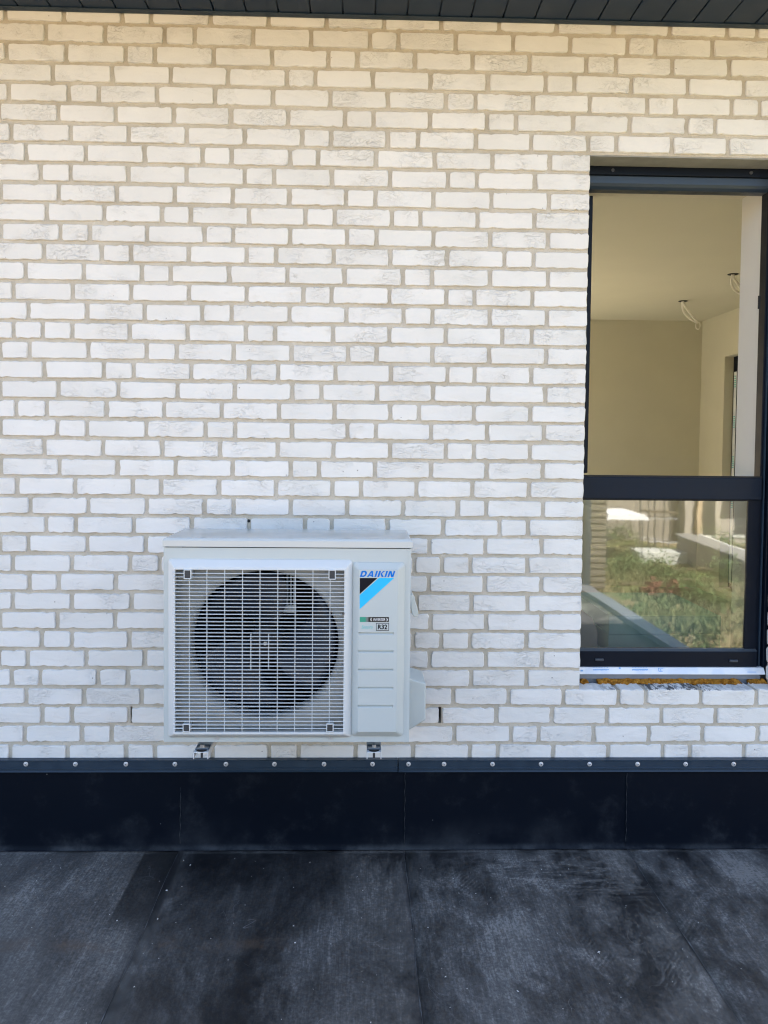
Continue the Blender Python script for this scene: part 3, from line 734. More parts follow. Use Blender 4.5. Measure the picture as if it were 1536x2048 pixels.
# cable tails hanging from the ceiling
def cable_drop(px, py, ex, ey, label, loop):
    hpt = at(px, py, Z=CEIL)
    c_ = empty('ceiling_cable', hpt, label, 'cable', 'cable tails hanging from holes in the ceiling')
    MB().cyl((hpt.x, hpt.y, CEIL-.004), (0, 0, 1), .042, .003, 20).build('cut_hole', m['gasket'], c_)
    e = at(ex, ey, Y=hpt.y)
    d = e - hpt
    def P(s, o): return hpt + Vector((d.x*(s**1.25), o*.05*math.sin(s*3), d.z*(s**.8) - .004))
    k = 14
    MB().tube([P(i/k, 0) + Vector((.013*math.sin(i/k*3.1), 0, 0)) for i in range(k+1)], .010, 6).build('cable', m['cable'], c_)
    if loop:
        MB().tube([P(i/k, 1) - Vector((.013*math.sin(i/k*3.1) + .004, 0, 0)) for i in range(k+1)], .010, 6).build('cable', m['cable'], c_)
        MB().tube([e + Vector((.022*math.cos(a), 0, -.03 + .035*math.sin(a))) for a in [i*2*math.pi/14 for i in range(15)]], .006, 6).build('cable_loop', m['cable'], c_)
cable_drop(1366, 602, 1396, 645, 'looped white cable hanging from the ceiling hole nearer the back corner', True)
cable_drop(1466, 548, 1489, 590, 'white cable hanging from the ceiling hole beside the white reveal', True)
# insulation boards stacked inside behind the fixed pane
foam = plain('blue_green_foam', (.34, .50, .48), .8, 0, .3, .04, 12)
a, b = at(1216, 1232, Y=.55), at(1440, 1232, Y=.55)
o = empty('foam_board_stack', ((a.x+b.x)/2, .8, FLZ), 'stack of pale blue green foam boards behind the lower pane', 'boards')
nb = 8; hz = (a.z - FLZ)/nb
for k in range(nb):
    j = random.uniform(-.01, .01)
    MB().box(a.x+j, b.x+j, .55+abs(j), 1.15+j, FLZ + k*hz + .001, FLZ + (k+1)*hz - .001).build('foam_board', foam, o)
a2 = at(1160, 1224, Y=.60)
o = MB().prism_xz([(a.x-.04, FLZ), (a.x-.03, a2.z-.10), (a.x-.06, a2.z-.03), (a.x-.11, a2.z), (a.x-.55, a2.z+.02), (a.x-.55, FLZ)], .60, 1.0).build('plaster_sacks', plain('grey_sacking', (.36, .34, .32), .9, var=.1, scale=10), None, bevel=.01)
tag(o, 'grey lump of stacked sacks inside, left of the foam boards', 'sacks')

# ------------------------------------------------------------------ air conditioner
AY = -.44
def U(px, py, Y=AY): return at(px, py, Y=Y)
ul, ur = -.6905, .1772
ut, ulid, ub = U(575, 1077.5).z, U(575, 1095.5).z, U(575, 1483.7).z
BACK = -.125
ac = empty('air_conditioner', ((ul+ur)/2, -.27, ub), 'pale grey outdoor air conditioning unit with a square fan grille, mounted on the brick wall', 'air conditioner')
# lid
lid = MB()
e = .004
rings = []
for ins, z in ((-.002, ulid+.0015), (-.002, ut-.008), (0.001, ut-.003), (.006, ut)):
    x0, x1, y0, y1 = ul-.001+ins, ur+.003-ins, AY-.0025+ins, BACK-ins
    rings.append([(x0, y0, z), (x1, y0, z), (x1, y1, z), (x0, y1, z)])
lid.loft(rings); lid.build('lid', m['lid'], ac, bevel=.0015)
# grille and panel frames in metres
gx0, gx1 = U(349.5, 1300, AY-.028).x, U(687.5, 1300, AY-.028).x
gz1, gz0 = U(520, 1140, AY-.028).z, U(520, 1464.5, AY-.028).z
cas = MB(); frame_boxes(cas, ul, ur, ub, ulid-.0015, AY, AY+.003, gx0-.003, gx1+.003, gz0-.003, gz1+.003)
cas.box(ul, ul+.003, AY+.003, BACK, ub, ulid-.0015); cas.box(ur-.003, ur, AY+.003, BACK, ub, ulid-.0015)
cas.box(ul+.003, ur-.003, AY+.003, BACK, ub, ub+.003); cas.box(ul+.003, ur-.003, BACK-.003, BACK, ub+.003, ulid-.0015)
cas.build('casing', m['case'], ac)
sb = MB()
for px in (434, 661):
    q = U(px, 1476.5); sb.cyl((q.x, AY-.001, q.z), (0, -1, 0), .006, .003, 10)
for j_, px in enumerate((434, 661)):
    q = U(px, 1476.5); MB().cyl((q.x, AY+.0005, q.z), (0, -1, 0), .0055, .004, 10).build('casing_screw', m['zinc'], ac)
# raised corner edge of the casing, right
MB().box(ur-.0135, ur-.0105, AY-.0012, AY+.0005, ub+.004, ulid-.004).build('corner_crease', m['case'], ac)
# grille frame: outer foot on the casing, sloping in to the raised face
GF = AY - .028
ox0, ox1 = U(337, 1300, AY).x, U(703.5, 1300, AY).x
oz1, oz0 = U(520, 1118.5, AY).z, U(520, 1474, AY).z
ix0, ix1 = U(345.5, 1300, GF).x, U(692, 1300, GF).x
iz1, iz0 = U(520, 1133.5, GF+.001).z, U(520, 1471, GF).z
def rect(x0, x1, z0, z1, y, c=.012, n=4):
    pts = []
    for cx, cz, a0 in ((x1-c, z0+c, -90), (x1-c, z1-c, 0), (x0+c, z1-c, 90), (x0+c, z0+c, 180)):
        for k in range(n+1):
            a = R(a0 + 90*k/n); pts.append((cx + c*math.cos(a), y, cz + c*math.sin(a)))
    return pts
gf = MB()
gf.loft([rect(ox0, ox1, oz0, oz1, AY+.0005, .010), rect(ox0+.001, ox1-.001, oz0+.001, oz1-.001, AY-.006, .010), rect(ix0, ix1, iz0+.002, iz1, GF+.002, .005), rect(ix0+.003, ix1-.003, iz0+.004, iz1-.003, GF, .004),
         rect(gx0, gx1, gz0, gz1, GF, .001), rect(gx0, gx1, gz0, gz1, GF+.022, .001)], cap=False)
gr = gf.build('grille_frame', m['grille'], ac, smooth=True)
# horizontal slats
NS = 44; sp = (gz1 - gz0)/NS
xm = (gx0+gx1)/2
path = [(ix0-.008, GF+.010), (gx0-.004, GF-.0012), (gx0, GF-.002), (gx1, GF-.002), (gx1+.004, GF-.0012), (ix1+.004, GF+.008)]
sl_ = MB(); rings = []
for x, yf in path:
    d = (.014 if x < xm else .005) if gx0-.001 < x < gx1+.001 else .004
    rings.append([(x-xm, yf, .0011), (x-xm, yf-.0006, 0), (x-xm, yf, -.0011), (x-xm, yf+d, -.0014), (x-xm, yf+d, .0007)])
sl_.loft(rings)
slat_me = sl_.mesh('slat', m['grille'], Vector((0, 0, 0)))
for k in range(1, NS):
    place('slat', slat_me, (xm, 0, gz0 + k*sp), gr)
# vertical ribs behind the slats
RY = GF + .0035
rib_me = MB().box(-.0012, .0012, 0, .008, gz0+.001, gz1-.001).mesh('rib', m['grille'], Vector((0, 0, 0)))
for px in (378.5, 413.5, 449, 484.5, 519.5, 555, 590, 625, 659.5):
    x = U(px, 1270, RY).x; place('rib', rib_me, (x, RY, 0), gr)
za, zb_ = U(520, 1339, RY).z, U(520, 1268, RY).z
srib = MB().box(-.0012, .0012, 0, .008, za, zb_).mesh('short_rib', m['grille'])
for px in (501.5, 537): place('rib', srib, (U(px, 1300, RY).x, RY, 0), gr)
# square screw pockets in the four corners
for x0, x1, y0, y1 in ((367, 382, 1139.5, 1158.5), (657, 671.5, 1140, 1159.5), (365, 379.5, 1448.5, 1465), (652.5, 667, 1448, 1465)):
    a, b = U(x0, y1, GF-.006), U(x1, y0, GF-.006)
    pk = MB(); w = .003
    pk.box(a.x, a.x+w, GF-.0045, GF+.03, a.z, b.z); pk.box(b.x-w, b.x, GF-.0045, GF+.03, a.z, b.z)
    pk.box(a.x+w, b.x-w, GF-.0045, GF+.03, a.z, a.z+w); pk.box(a.x+w, b.x-w, GF-.0045, GF+.03, b.z-w, b.z)
    p_ = pk.build('screw_pocket', m['grille'], gr, bevel=.0006)
    MB().box(a.x+w, b.x-w, GF-.0030, GF-.0024, a.z+w, b.z-w).build('pocket_shade', plain('painted_pocket_shade', (.035, .038, .042), .6), p_)  # dark sheet across the pocket paints the shade inside it
q = U(686.5, 1227, GF); MB().cyl((q.x, GF-.0005, q.z), (0, -1, 0), .0045, .003, 12).build('grille_screw', m['dark_steel'], gr)
# shroud with the round opening
FYc = AY + .030
fc = U(529, 1290, FYc); fr_ = (U(677, 1290, FYc).x - U(381, 1290, FYc).x)/2
N = 96; outer, inner = [], []
x0, x1, z0_, z1_ = gx0-.03, gx1+.03, gz0-.02, gz1+.02
for k in range(N):
    a = 2*math.pi*k/N; ca, sa = math.cos(a), math.sin(a)
    s_ = min(((x1-fc.x) if ca > 0 else (x0-fc.x))/ca if abs(ca) > 1e-6 else 1e9, ((z1_-fc.z) if sa > 0 else (z0_-fc.z))/sa if abs(sa) > 1e-6 else 1e9)
    outer.append((fc.x+ca*s_, FYc-.002, fc.z+sa*s_))
ringf = lambda r, y: [(fc.x + r*math.cos(2*math.pi*k/N), y, fc.z + r*math.sin(2*math.pi*k/N)) for k in range(N)]
sm = MB(); sm.loft([outer, ringf(fr_+.018, FYc), ringf(fr_+.008, FYc+.004), ringf(fr_+.001, FYc+.014), ringf(fr_, FYc+.028), ringf(fr_+.002, FYc+.075)], cap=False)
sm.build('fan_shroud', m['shroud'], ac, smooth=True)
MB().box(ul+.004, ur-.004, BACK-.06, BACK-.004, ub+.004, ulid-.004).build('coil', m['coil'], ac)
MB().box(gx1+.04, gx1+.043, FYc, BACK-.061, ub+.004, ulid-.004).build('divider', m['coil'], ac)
# fan with three swept blades
fan = empty('fan', (fc.x, FYc+.06, fc.z)); fan.parent = ac; fan.location = Vector((fc.x, FYc+.06, fc.z)) - origin(ac)
for b in range(3):
    a0 = R(-62 + 120*b); na, nr = 14, 8; vs_, fs = [], []
    for i in range(nr+1):
        rr = .055 + (fr_-.012-.055)*i/nr
        sweep = R(92)*(.75 + .25*i/nr); lead = R(18)*(i/nr)**2
        for k in range(na+1):
            u = k/na; a = a0 + lead + sweep*u
            vs_.append((fc.x + rr*math.cos(a), FYc + .045 + .085*u - .02*math.sin(math.pi*u)*(i/nr), fc.z + rr*math.sin(a)))
    for i in range(nr):
        for k in range(na): fs.append((i*(na+1)+k, i*(na+1)+k+1, (i+1)*(na+1)+k+1, (i+1)*(na+1)+k))
    o = MB().add(vs_, fs).build('blade', m['fan'], fan, smooth=True)
    sdm = o.modifiers.new('thick', 'SOLIDIFY'); sdm.thickness = .003
hb = MB(); hb.loft([[(fc.x + r*math.cos(2*math.pi*k/32), FYc+y, fc.z + r*math.sin(2*math.pi*k/32)) for k in range(32)] for r, y in ((.062, .12), (.062, .045), (.055, .035), (.02, .030))])
hb.build('hub', m['gasket'], fan, smooth=True)
q = U(527, 1283, FYc+.02); MB().cyl((fc.x, FYc+.031, fc.z), (0, -1, 0), .0075, .012, 6).build('hub_nut', m['zinc'], fan)
# motor stay seen between the blades
st = MB()
for px in (574.5, 581.5, 588.5):
    q = U(px, 1200, FYc+.16); st.box(q.x-.003, q.x+.003, FYc+.16, FYc+.168, fc.z+.085, ulid-.03)
q0, q1 = U(562, 1230, FYc+.165), U(592, 1238, FYc+.165)
st.box(q0.x, q1.x, FYc+.168, FYc+.172, fc.z+.080, fc.z+.108)
st.build('motor_stay', m['stay'], ac)
# service panel right of the grille
px0, px1 = U(704.8, 1300, AY).x, U(808, 1300, AY).x
pz1, pz0_ = U(755, 1124.5, AY).z, U(755, 1472, AY).z
PF = AY - .022
kx0, kx1 = U(715.5, 1300, PF).x, U(795.5, 1300, PF).x
kz1, kz0 = U(755, 1138, PF).z, U(755, 1465, PF).z
gro = []
for y in (1267, 1303.3, 1339.8, 1376.2, 1412.8): gro.append((U(750, y-2.6, PF).z, U(750, y+2.8, PF).z))
pnl = MB()
pnl.loft([rect(px0, px1, pz0_, pz1, AY+.0005, .012), rect(px0+.0008, px1-.0008, pz0_+.0008, pz1-.0008, AY-.004, .012), rect(kx0, kx1, kz0, kz1, PF+.002, .006), rect(kx0+.002, kx1-.002, kz0+.002, kz1-.002, PF, .005)], cap=False)
lx, rx = U(715.2, 1340, PF).x, U(787, 1340, PF).x
fx0_, fx1_ = kx0+.002, kx1-.002
# face plate split round the grooves so each groove is a real recess
zs = [kz1-.002]
for a, b in gro: zs += [a, b]
zs.append(kz0+.002)
for i in range(0, len(zs), 2):
    pnl.add([(fx0_, PF, zs[i+1]), (fx1_, PF, zs[i+1]), (fx1_, PF, zs[i]), (fx0_, PF, zs[i])], [(0, 1, 2, 3)])
for a, b in gro:
    pnl.add([(fx0_, PF, b), (lx, PF, b), (lx, PF, a), (fx0_, PF, a)], [(0, 1, 2, 3)]); pnl.add([(rx, PF, b), (fx1_, PF, b), (fx1_, PF, a), (rx, PF, a)], [(0, 1, 2, 3)])
    dz = a - b; yb = PF + .008
    pnl.add([(lx, PF, a), (rx, PF, a), (rx-.003, yb, a-.0004), (lx+.003, yb, a-.0004), (lx, PF, b), (rx, PF, b), (rx-.003, yb, b+dz*.62), (lx+.003, yb, b+dz*.62)],
            [(0, 1, 2, 3), (3, 2, 6, 7), (7, 6, 5, 4), (0, 3, 7, 4), (1, 5, 6, 2)])
pn = pnl.build('service_panel', m['case'], ac)
# ---- printing on the panel
def stroke(mb, pts, y): mb.add([(x, y, z) for x, z in pts], [tuple(range(len(pts)))])
def letters(word, px0, px1, py0, py1, shear, mat, name, Y):
    A = U(px0, py1, Y); B = U(px1, py0, Y); W, H = B.x - A.x, B.z - A.z
    G = {'D': (1.0, [[(0,0),(0,1),(.28,1),(.28,0)], [(.28,1),(.62,1),(.50,.76),(.28,.76)], [(.28,0),(.28,.24),(.50,.24),(.62,0)], [(.62,1),(.86,.82),(.62,.66),(.50,.76)], [(.62,0),(.50,.24),(.62,.34),(.86,.18)], [(.86,.82),(.95,.5),(.67,.5),(.62,.66)], [(.95,.5),(.86,.18),(.62,.34),(.67,.5)]]),
         'A': (1.05, [[(0,0),(.36,1),(.50,.70),(.27,0)], [(.36,1),(.66,1),(.5,.70)], [(.66,1),(1.0,0),(.73,0),(.5,.70)], [(.30,.38),(.70,.38),(.74,.18),(.24,.18)]]),
         'I': (.36, [[(0,0),(0,1),(.28,1),(.28,0)]]),
         'K': (1.0, [[(0,0),(0,1),(.28,1),(.28,0)], [(.28,.42),(.62,1),(.95,1),(.50,.52),(.28,.40)], [(.36,.56),(.56,.60),(1.0,0),(.66,0)]]),
         'N': (1.0, [[(0,0),(0,1),(.26,1),(.26,0)], [(.68,0),(.68,1),(.94,1),(.94,0)], [(.10,1),(.36,1),(.84,0),(.58,0)]])}
    adv = [G[c][0] for c in word]; gap = .10; tot = sum(adv) + gap*(len(word)-1) + shear
    s = W/tot; mb = MB(); x = 0; n = 0
    for c in word:
        for poly in G[c][1]:
            n += 1; stroke(mb, [(A.x + (x + a + shear*b)*s, A.z + b*H) for a, b in poly], Y - .00002*(n % 5))
        x += G[c][0] + gap
    return mb.build(name, mat, pn)
LY = PF - .0006
letters('DAIKIN', 719.5, 791.5, 1142, 1153.8, .30, m['blue'], 'brand_lettering', LY)
def poly_px(name, pts, mat, y=LY, parent=None):
    mb = MB(); stroke(mb, [(U(a, b, y).x, U(a, b, y).z) for a, b in pts], y); return mb.build(name, mat, parent or pn)
poly_px('emblem_triangle', [(719.6, 1156), (755, 1156), (719.4, 1188.2)], m['navy'])
poly_px('emblem_band', [(757.8, 1156), (788.5, 1156), (719.4, 1218.5), (719.4, 1190.2)], m['cyan'])
lb = poly_px('inverter_label', [(719.6, 1234), (777.8, 1234), (777.8, 1244), (719.6, 1244)], m['grade'])
def text(s, px0, px1, py0, py1, mat, name, y, parent, shear=0.0, offset=0.0):
    cu = bpy.data.curves.new(name, 'FONT'); cu.body = s; cu.shear = shear; cu.offset = offset; cu.fill_mode = 'FRONT'; cu.resolution_u = 3
    tmp = bpy.data.objects.new('tmp', cu); C.objects.link(tmp)
    bpy.context.view_layer.update()
    me = bpy.data.meshes.new_from_object(tmp.evaluated_get(bpy.context.evaluated_depsgraph_get()))
    bpy.data.objects.remove(tmp); bpy.data.curves.remove(cu)
    xs = [v.co.x for v in me.vertices]; ys = [v.co.y for v in me.vertices]
    A, B = U(px0, py1, y), U(px1, py0, y); sx_ = (B.x-A.x)/(max(xs)-min(xs)); sy_ = (B.z-A.z)/(max(ys)-min(ys)); og = origin(parent)
    mx, my = min(xs), min(ys)
    for v in me.vertices: v.co = Vector((A.x + (v.co.x-mx)*sx_, y, A.z + (v.co.y-my)*sy_)) - og
    me.materials.clear(); me.materials.append(mat); me.name = name
    o = bpy.data.objects.new(name, me); C.objects.link(o); o.parent = parent; ORG[o.name] = og; return o
text('INVERTER', 746.5, 770.5, 1236.7, 1241.6, m['white'], 'label_lettering', LY-.0004, lb, .2, .012)
def swoosh(cx, cy_, sgn):
    mb = MB(); vs_, fs = [], []
    for k in range(13):
        a = R(-70 + 140*k/12); w = 1.7*math.cos(a)**1.2 + .15
        x = cx + sgn*4.2*math.cos(a); z = cy_ + 3.6*math.sin(a)
        p1, p2 = U(x, z, LY-.0004), U(x - sgn*w, z, LY-.0004); vs_ += [(p1.x, LY-.0004, p1.z), (p2.x, LY-.0004, p2.z)]
        if k: fs.append((2*k-2, 2*k-1, 2*k+1, 2*k))
    return mb.add(vs_, fs).build('label_swoosh', m['white'], lb)
swoosh(745, 1239, -1); swoosh(771.3, 1239.4, 1)
rb_ = poly_px('refrigerant_label', [(752, 1246), (778, 1246), (778, 1261.5), (752, 1261.5)], m['navy'])
poly_px('label_field', [(753.1, 1247.1), (776.9, 1247.1), (776.9, 1260.4), (753.1, 1260.4)], m['case'], LY-.0003, rb_)
text('R32', 755.6, 774.6, 1248.9, 1258.8, m['navy'], 'label_lettering', LY-.0007, rb_, 0, .035)
text('Sensira', 723, 745, 1250, 1257.5, m['teal'], 'series_lettering', LY, pn, .35, -.004)
# valve cover on the right flank
c0 = AY + .13
def V(px, py): q = at(px, py, Y=c0); return (q.x, q.z)
top_f, out_t, out_b, bot_f = V(821, 1356), V(852, 1367), V(852, 1441), V(820, 1464)
vc = MB(); x_in = ur - .001
zt_, zo_, zob, zbt = top_f[1], out_t[1], out_b[1], bot_f[1]
xo = out_t[0]
ringA = [(x_in, c0, zbt), (xo, c0, zob), (xo, c0, zo_), (x_in, c0, zt_)]
ringB = [(x_in, BACK-.02, zbt+.0), (xo, BACK-.02, zob), (xo, BACK-.02, zo_+.0), (x_in, BACK-.02, zt_)]
vc.loft([ringA, ringB]); vc.build('valve_cover', m['case'], ac, bevel=.006, seg=3)
# carrying handle lip on the right flank
hc = AY + .09
hd = MB(); rings = []
for (pxa, pxb, py) in ((822, 826, 1190), (822, 829.5, 1198), (822.5, 832.5, 1208), (823.5, 835.5, 1218), (825.5, 837, 1227), (829, 836, 1234)):
    a, b = at(pxa, py, Y=hc), at(pxb, py, Y=hc)
    rings.append([(a.x-.003, hc, a.z), (b.x, hc+.003, b.z), (b.x, hc+.10, b.z), (a.x-.003, hc+.10, a.z)])
hd.loft(rings); hd.build('handle', m['case'], ac, bevel=.003, smooth=True)
# rubber feet
for x in (U(402, 1490).x + .02, U(747, 1490).x):
    MB().box(x-.03, x+.03, AY+.03, AY+.075, ub-.012, ub-.0005).build('foot', m['case'], ac)

# ------------------------------------------------------------------ wall brackets
BY = AY + .012
def bracket(pl, pr, label):
    x0, x1 = at(pl, 1510, Y=BY).x, at(pr, 1510, Y=BY).x
    zt_, zb_ = at((pl+pr)/2, 1504.5, Y=BY).z, at((pl+pr)/2, 1518.6, Y=BY).z
    xc = (x0+x1)/2
    b = empty('wall_bracket', (xc, 0, zb_), label, 'bracket', 'white brackets under the air conditioner')
    t_ = .0026; w = x1 - x0
    pl_ = [(x0, zb_), (x0, zt_-.003), (x0+.003, zt_), (x1-.003, zt_), (x1, zt_-.003), (x1, zb_), (x1-t_, zb_), (x1-t_, zt_-t_-.001), (x0+t_, zt_-t_-.001), (x0+t_, zb_)]
    vs_ = []; n = len(pl_)
    mb = MB()
    # channel section built of strips so that no face is concave
    mb.box(x0, x0+t_, BY, -.004, zb_, zt_-.0005); mb.box(x1-t_, x1, BY, -.004, zb_, zt_-.0005); mb.box(x0+t_, x1-t_, BY, -.004, zt_-t_, zt_)
    mb.build('rail', m['bracket'], b, bevel=.0008)
    MB().box(x0, x1, -.008, -.001, zt_+.001, zt_+.34).build('wall_plate', m['bracket'], b, bevel=.001)
    MB().box(x0+.002, x1-.002, BY+.016, BY+.065, zt_+.0005, zt_+.0035).build('rubber_pad', plain('pad_steel', (.10, .15, .21), .3), b, bevel=.002)
    MB().cyl((xc, BY+.022, zt_+.0005), (0, 0, 1), .020, .0028, 24).build('washer', m['gasket'], b)
    MB().box(x0+.005, x1-.005, BY+.026, BY+.040, zt_+.004, zt_+.006).build('clip_plate', m['zinc'], b)
    MB().cyl((xc, BY+.030, zt_+.006), (0, 0, 1), .0085, .011, 6).build('nut', m['zinc'], b)
    MB().cyl((xc, BY+.020, zb_-.002), (0, 0, 1), .0042, zt_-zb_-.001, 12).build('bolt', m['dark_steel'], b)
bracket(386.3, 416.3, 'white channel bracket under the fan side of the air conditioner')
bracket(733.5, 762.8, 'white channel bracket under the lettered side of the air conditioner')

# ------------------------------------------------------------------ yard that the window reflects
MIR = GY
def mir(px, py, D=None, Z=None):
    """real point whose mirror image in the lower pane lies at (px, py)"""
    q = at(px, py, Y=D + CAM_Y) if D is not None else at(px, py, Z=Z)
    return Vector((q.x, 2*MIR - q.y, q.z))
rg = random.Random(5)
m['grass'] = None
t = NT('grass'); p = t.pos(); n1 = t.noise(p, .9, 4, .6)
t.set(t.mix(t.step(n1, .35, .65), (.145, .14, .075), (.065, .098, .042)), .9, 0, .2); m['grass'] = t.m
from mathutils import noise as mn
def hz_(x, y): return GZ + .02 + .42*max(0, .45 + mn.noise(Vector((x*.33, y*.33, 1.7)))) + .10*mn.noise(Vector((x*1.7, y*1.7, 4.2))) + .05*mn.noise(Vector((x*4.5, y*4.5, 2)))
tx0, tx1, ty0, ty1, tn, tm = XR_DECK+.2, 22, -36, 2, 120, 170
vs_ = []; fs = []
for j in range(tm+1):
    for i in range(tn+1):
        x, y = tx0 + (tx1-tx0)*i/tn, ty0 + (ty1-ty0)*j/tm
        e = min(1, min(i, tn-i)/3, min(j, tm-j)/3)
        vs_.append((x, y, GZ - .03 + (hz_(x, y) - GZ)*e))
for j in range(tm):
    for i in range(tn): k = j*(tn+1)+i; fs.append((k, k+1, k+tn+2, k+tn+1))
t = NT('plot_soil'); p = t.pos(); n1 = t.noise(p, .5, 6, .65)
c = t.mix(t.step(n1, .38, .60), (.23, .185, .11), (.085, .12, .04)); c = t.mix(t.math('MULTIPLY', t.step(t.noise(p, 3.5, 6, .75), .48, .62), .7), c, (.16, .13, .08)); c = t.mix(t.math('MULTIPLY', t.step(t.noise(p, 1.3, 4, .6), .60, .68), .4), c, (.42, .38, .31))
t.set(c, 1, 0, .1); t.bump(t.noise(p, 6, 6, .75), 1, .08)
tag(MB().add(vs_, fs).build('plot_terrain', t.m, smooth=True), kind='structure')
blk = mir(1335, 1130, Z=GZ)
mb = MB(); cnt = 0
while cnt < 15000:
    D = 7.5 + 26*rg.random()**1.4; px = rg.uniform(1140, 1540)
    X = (px - 722)/1538*D; Yr = 2*MIR - (D + CAM_Y)
    if X < XR_DECK + .5 and Yr > YF - .5: continue
    dens = .5 + .5*math.sin(X*.9 + 1.3*math.sin(Yr*.4)) * math.cos(Yr*.33 + .6*math.sin(X*.7))
    if rg.random() > dens*1.5 - .3: continue
    if abs(X - blk.x) < 1.5 and -1.0 < Yr - blk.y < 2.2: continue
    h = rg.uniform(.05, .26); g0 = hz_(X, Yr) - .04; a = rg.uniform(0, 3.14); w = rg.uniform(.012, .03)*(1 + D/20); lx_, ly_ = rg.uniform(-.14, .14), rg.uniform(-.14, .14)
    ca, sa = math.cos(a)*w, math.sin(a)*w
    mb.add([(X-ca, Yr-sa, g0), (X+ca, Yr+sa, g0), (X+lx_, Yr+ly_, g0+h)], [(0, 1, 2)]); cnt += 1
tag(mb.build('grass', m['grass']), 'patchy green grass growing over the building plot below', 'grass', kind='stuff')

def slab(name, p0, w, d, h, mat, label, cat, group=None, rz=0, rx=0, bevel=0):
    o = MB().box(-w/2, w/2, -d/2, d/2, 0, h).build(name, mat, None, bevel=bevel); o.location = p0; o.rotation_euler = (rx, 0, rz); return tag(o, label, cat, group)
wood = plain('weathered_wood', (.11, .09, .065), .9, 0, .2, .2, 5); palewood = plain('fresh_wood', (.62, .52, .32), .8, var=.1, scale=4)
conc = plain('pale_concrete', (.42, .44, .42), .9, var=.08, scale=2); dark = plain('dark_opening', (.02, .02, .022), .6)
blockm = plain('grey_block', (.22, .20, .17), .95, 0, .2, .18, 1.6)
render_ = plain('pale_render', (.33, .31, .27), .95, 0, .2, .06, 1)
# stair house on the flat roof, with a downpipe
D0 = 9.0; a, b = mir(1120, 1000, D=D0), mir(1213, 1000, D=D0)
pb = empty('rooftop_stairhouse', ((a.x+b.x)/2, a.y, 0), 'small dark brick stair house at the far edge of the flat roof', 'stair house')
MB().box(a.x, b.x, a.y-1.6, a.y, .0, 2.7).build('wall', plain('grey_facing', (.10, .095, .08), .9, 0, .2, .1, 4), pb)
cm = MB().box(a.x, b.x, a.y+.001, a.y+.018, 0, .055).mesh('course', plain('grey_course', (.125, .115, .095), .9, 0, .2, .12, 6))
for k in range(34): place('course', cm, (0, 0, .02 + k*.077), pb)
MB().cyl(((b.x*.55+a.x*.45), a.y+.07, .05), (0, 0, 1), .05, 2.6, 12).build('downpipe', m['trim'], pb)
MB().box(a.x-.05, b.x+.05, a.y-1.65, a.y+.06, 2.701, 2.78).build('roof_cap', m['trim'], pb)
# far block building, left part plain, right part with openings and balconies
Db = 36.5
a, b, c = mir(1150, 1080, D=Db), mir(1352, 1080, D=Db), mir(1560, 1080, D=Db)
fb = empty('block_building', ((a.x+b.x)/2, a.y, GZ), 'long unplastered grey block building across the plot', 'building')
MB().box(a.x-6, b.x, a.y-8, a.y, GZ, 5.5).build('wall', blockm, fb)
nb_ = empty('unfinished_house', ((b.x+c.x)/2, a.y, GZ), 'pale unfinished house with balconies and dark window openings', 'building')
MB().box(b.x+.05, c.x+6, a.y-9, a.y+.8, GZ, 6.5).build('wall', render_, nb_)
for k in range(7):
    for l in range(3):
        xx = b.x + .7 + k*1.75; zz = GZ + .6 + l*2.9
        o = MB().box(xx, xx+.85, a.y+.79, a.y+.83, zz, zz+1.9).build('window', dark, nb_)
        MB().box(xx-.06, xx+.91, a.y+.801, a.y+.86, zz-.1, zz-.001).build('sill', conc, o)
for l in range(2):
    MB().box(b.x+2.2, b.x+6.2, a.y+.801, a.y+2.0, GZ+2.9+l*2.9, GZ+3.1+l*2.9).build('balcony', plain('brown_balcony', (.25, .19, .12), .9), nb_)
for k in range(4): MB().box(b.x+.5+k*3.2, b.x+.75+k*3.2, a.y+.801, a.y+1.1, GZ, 6.4).build('pilaster', plain('tan_render', (.38, .30, .20), .9), nb_)
# scaffold tower in front
Ds = 33; a, b = mir(1296, 1105, D=Ds), mir(1358, 1105, D=Ds)
sc_ = empty('scaffold_tower', ((a.x+b.x)/2, a.y, GZ), 'thin steel scaffold tower before the block building', 'scaffold')
for x in (a.x, (a.x+b.x)/2, b.x):
    for y in (a.y, a.y-1.0): MB().cyl((x, y, GZ), (0, 0, 1), .028, 5.0, 6).build('pole', m['dark_steel'], sc_)
for k in range(5):
    for y in (a.y, a.y-1.0): MB().cyl((a.x, y, GZ+.6+k), (1, 0, 0), .02, b.x-a.x, 6).build('rail', m['dark_steel'], sc_)
MB().box(a.x, b.x, a.y-.98, a.y-.02, GZ+1.85, GZ+1.9).build('platform', wood, sc_)
# low shed with a white-edged flat roof, right
a, b = mir(1394, 1112, D=31), mir(1545, 1128, D=24); a.z = b.z = 0
ls = empty('low_shed', ((a.x+b.x)/2, (a.y+b.y)/2, GZ), 'low grey shed with a white edged flat roof in the grass', 'shed')
zt_ = GZ + 1.05
u = (b - a).normalized(); nrm = Vector((u.y, -u.x, 0));  nrm = nrm if nrm.y < 0 else -nrm
def shed(mb, k0, k1, d0, d1, z0, z1):
    pts = [a + u*k0 + nrm*d0, a + u*k1 + nrm*d0, a + u*k1 + nrm*d1, a + u*k0 + nrm*d1]
    return mb.loft([[(p.x, p.y, z0) for p in pts], [(p.x, p.y, z1) for p in pts]])
L_ = (b - a).length
shed(MB(), 0, L_, 0, .8, GZ, zt_).build('wall', plain('grey_render', (.30, .28, .26), .9), ls)
shed(MB(), -.1, L_+.1, -.02, .9, zt_+.001, zt_+.10).build('roof', plain('felt_roof', (.20, .20, .19), .8), ls)
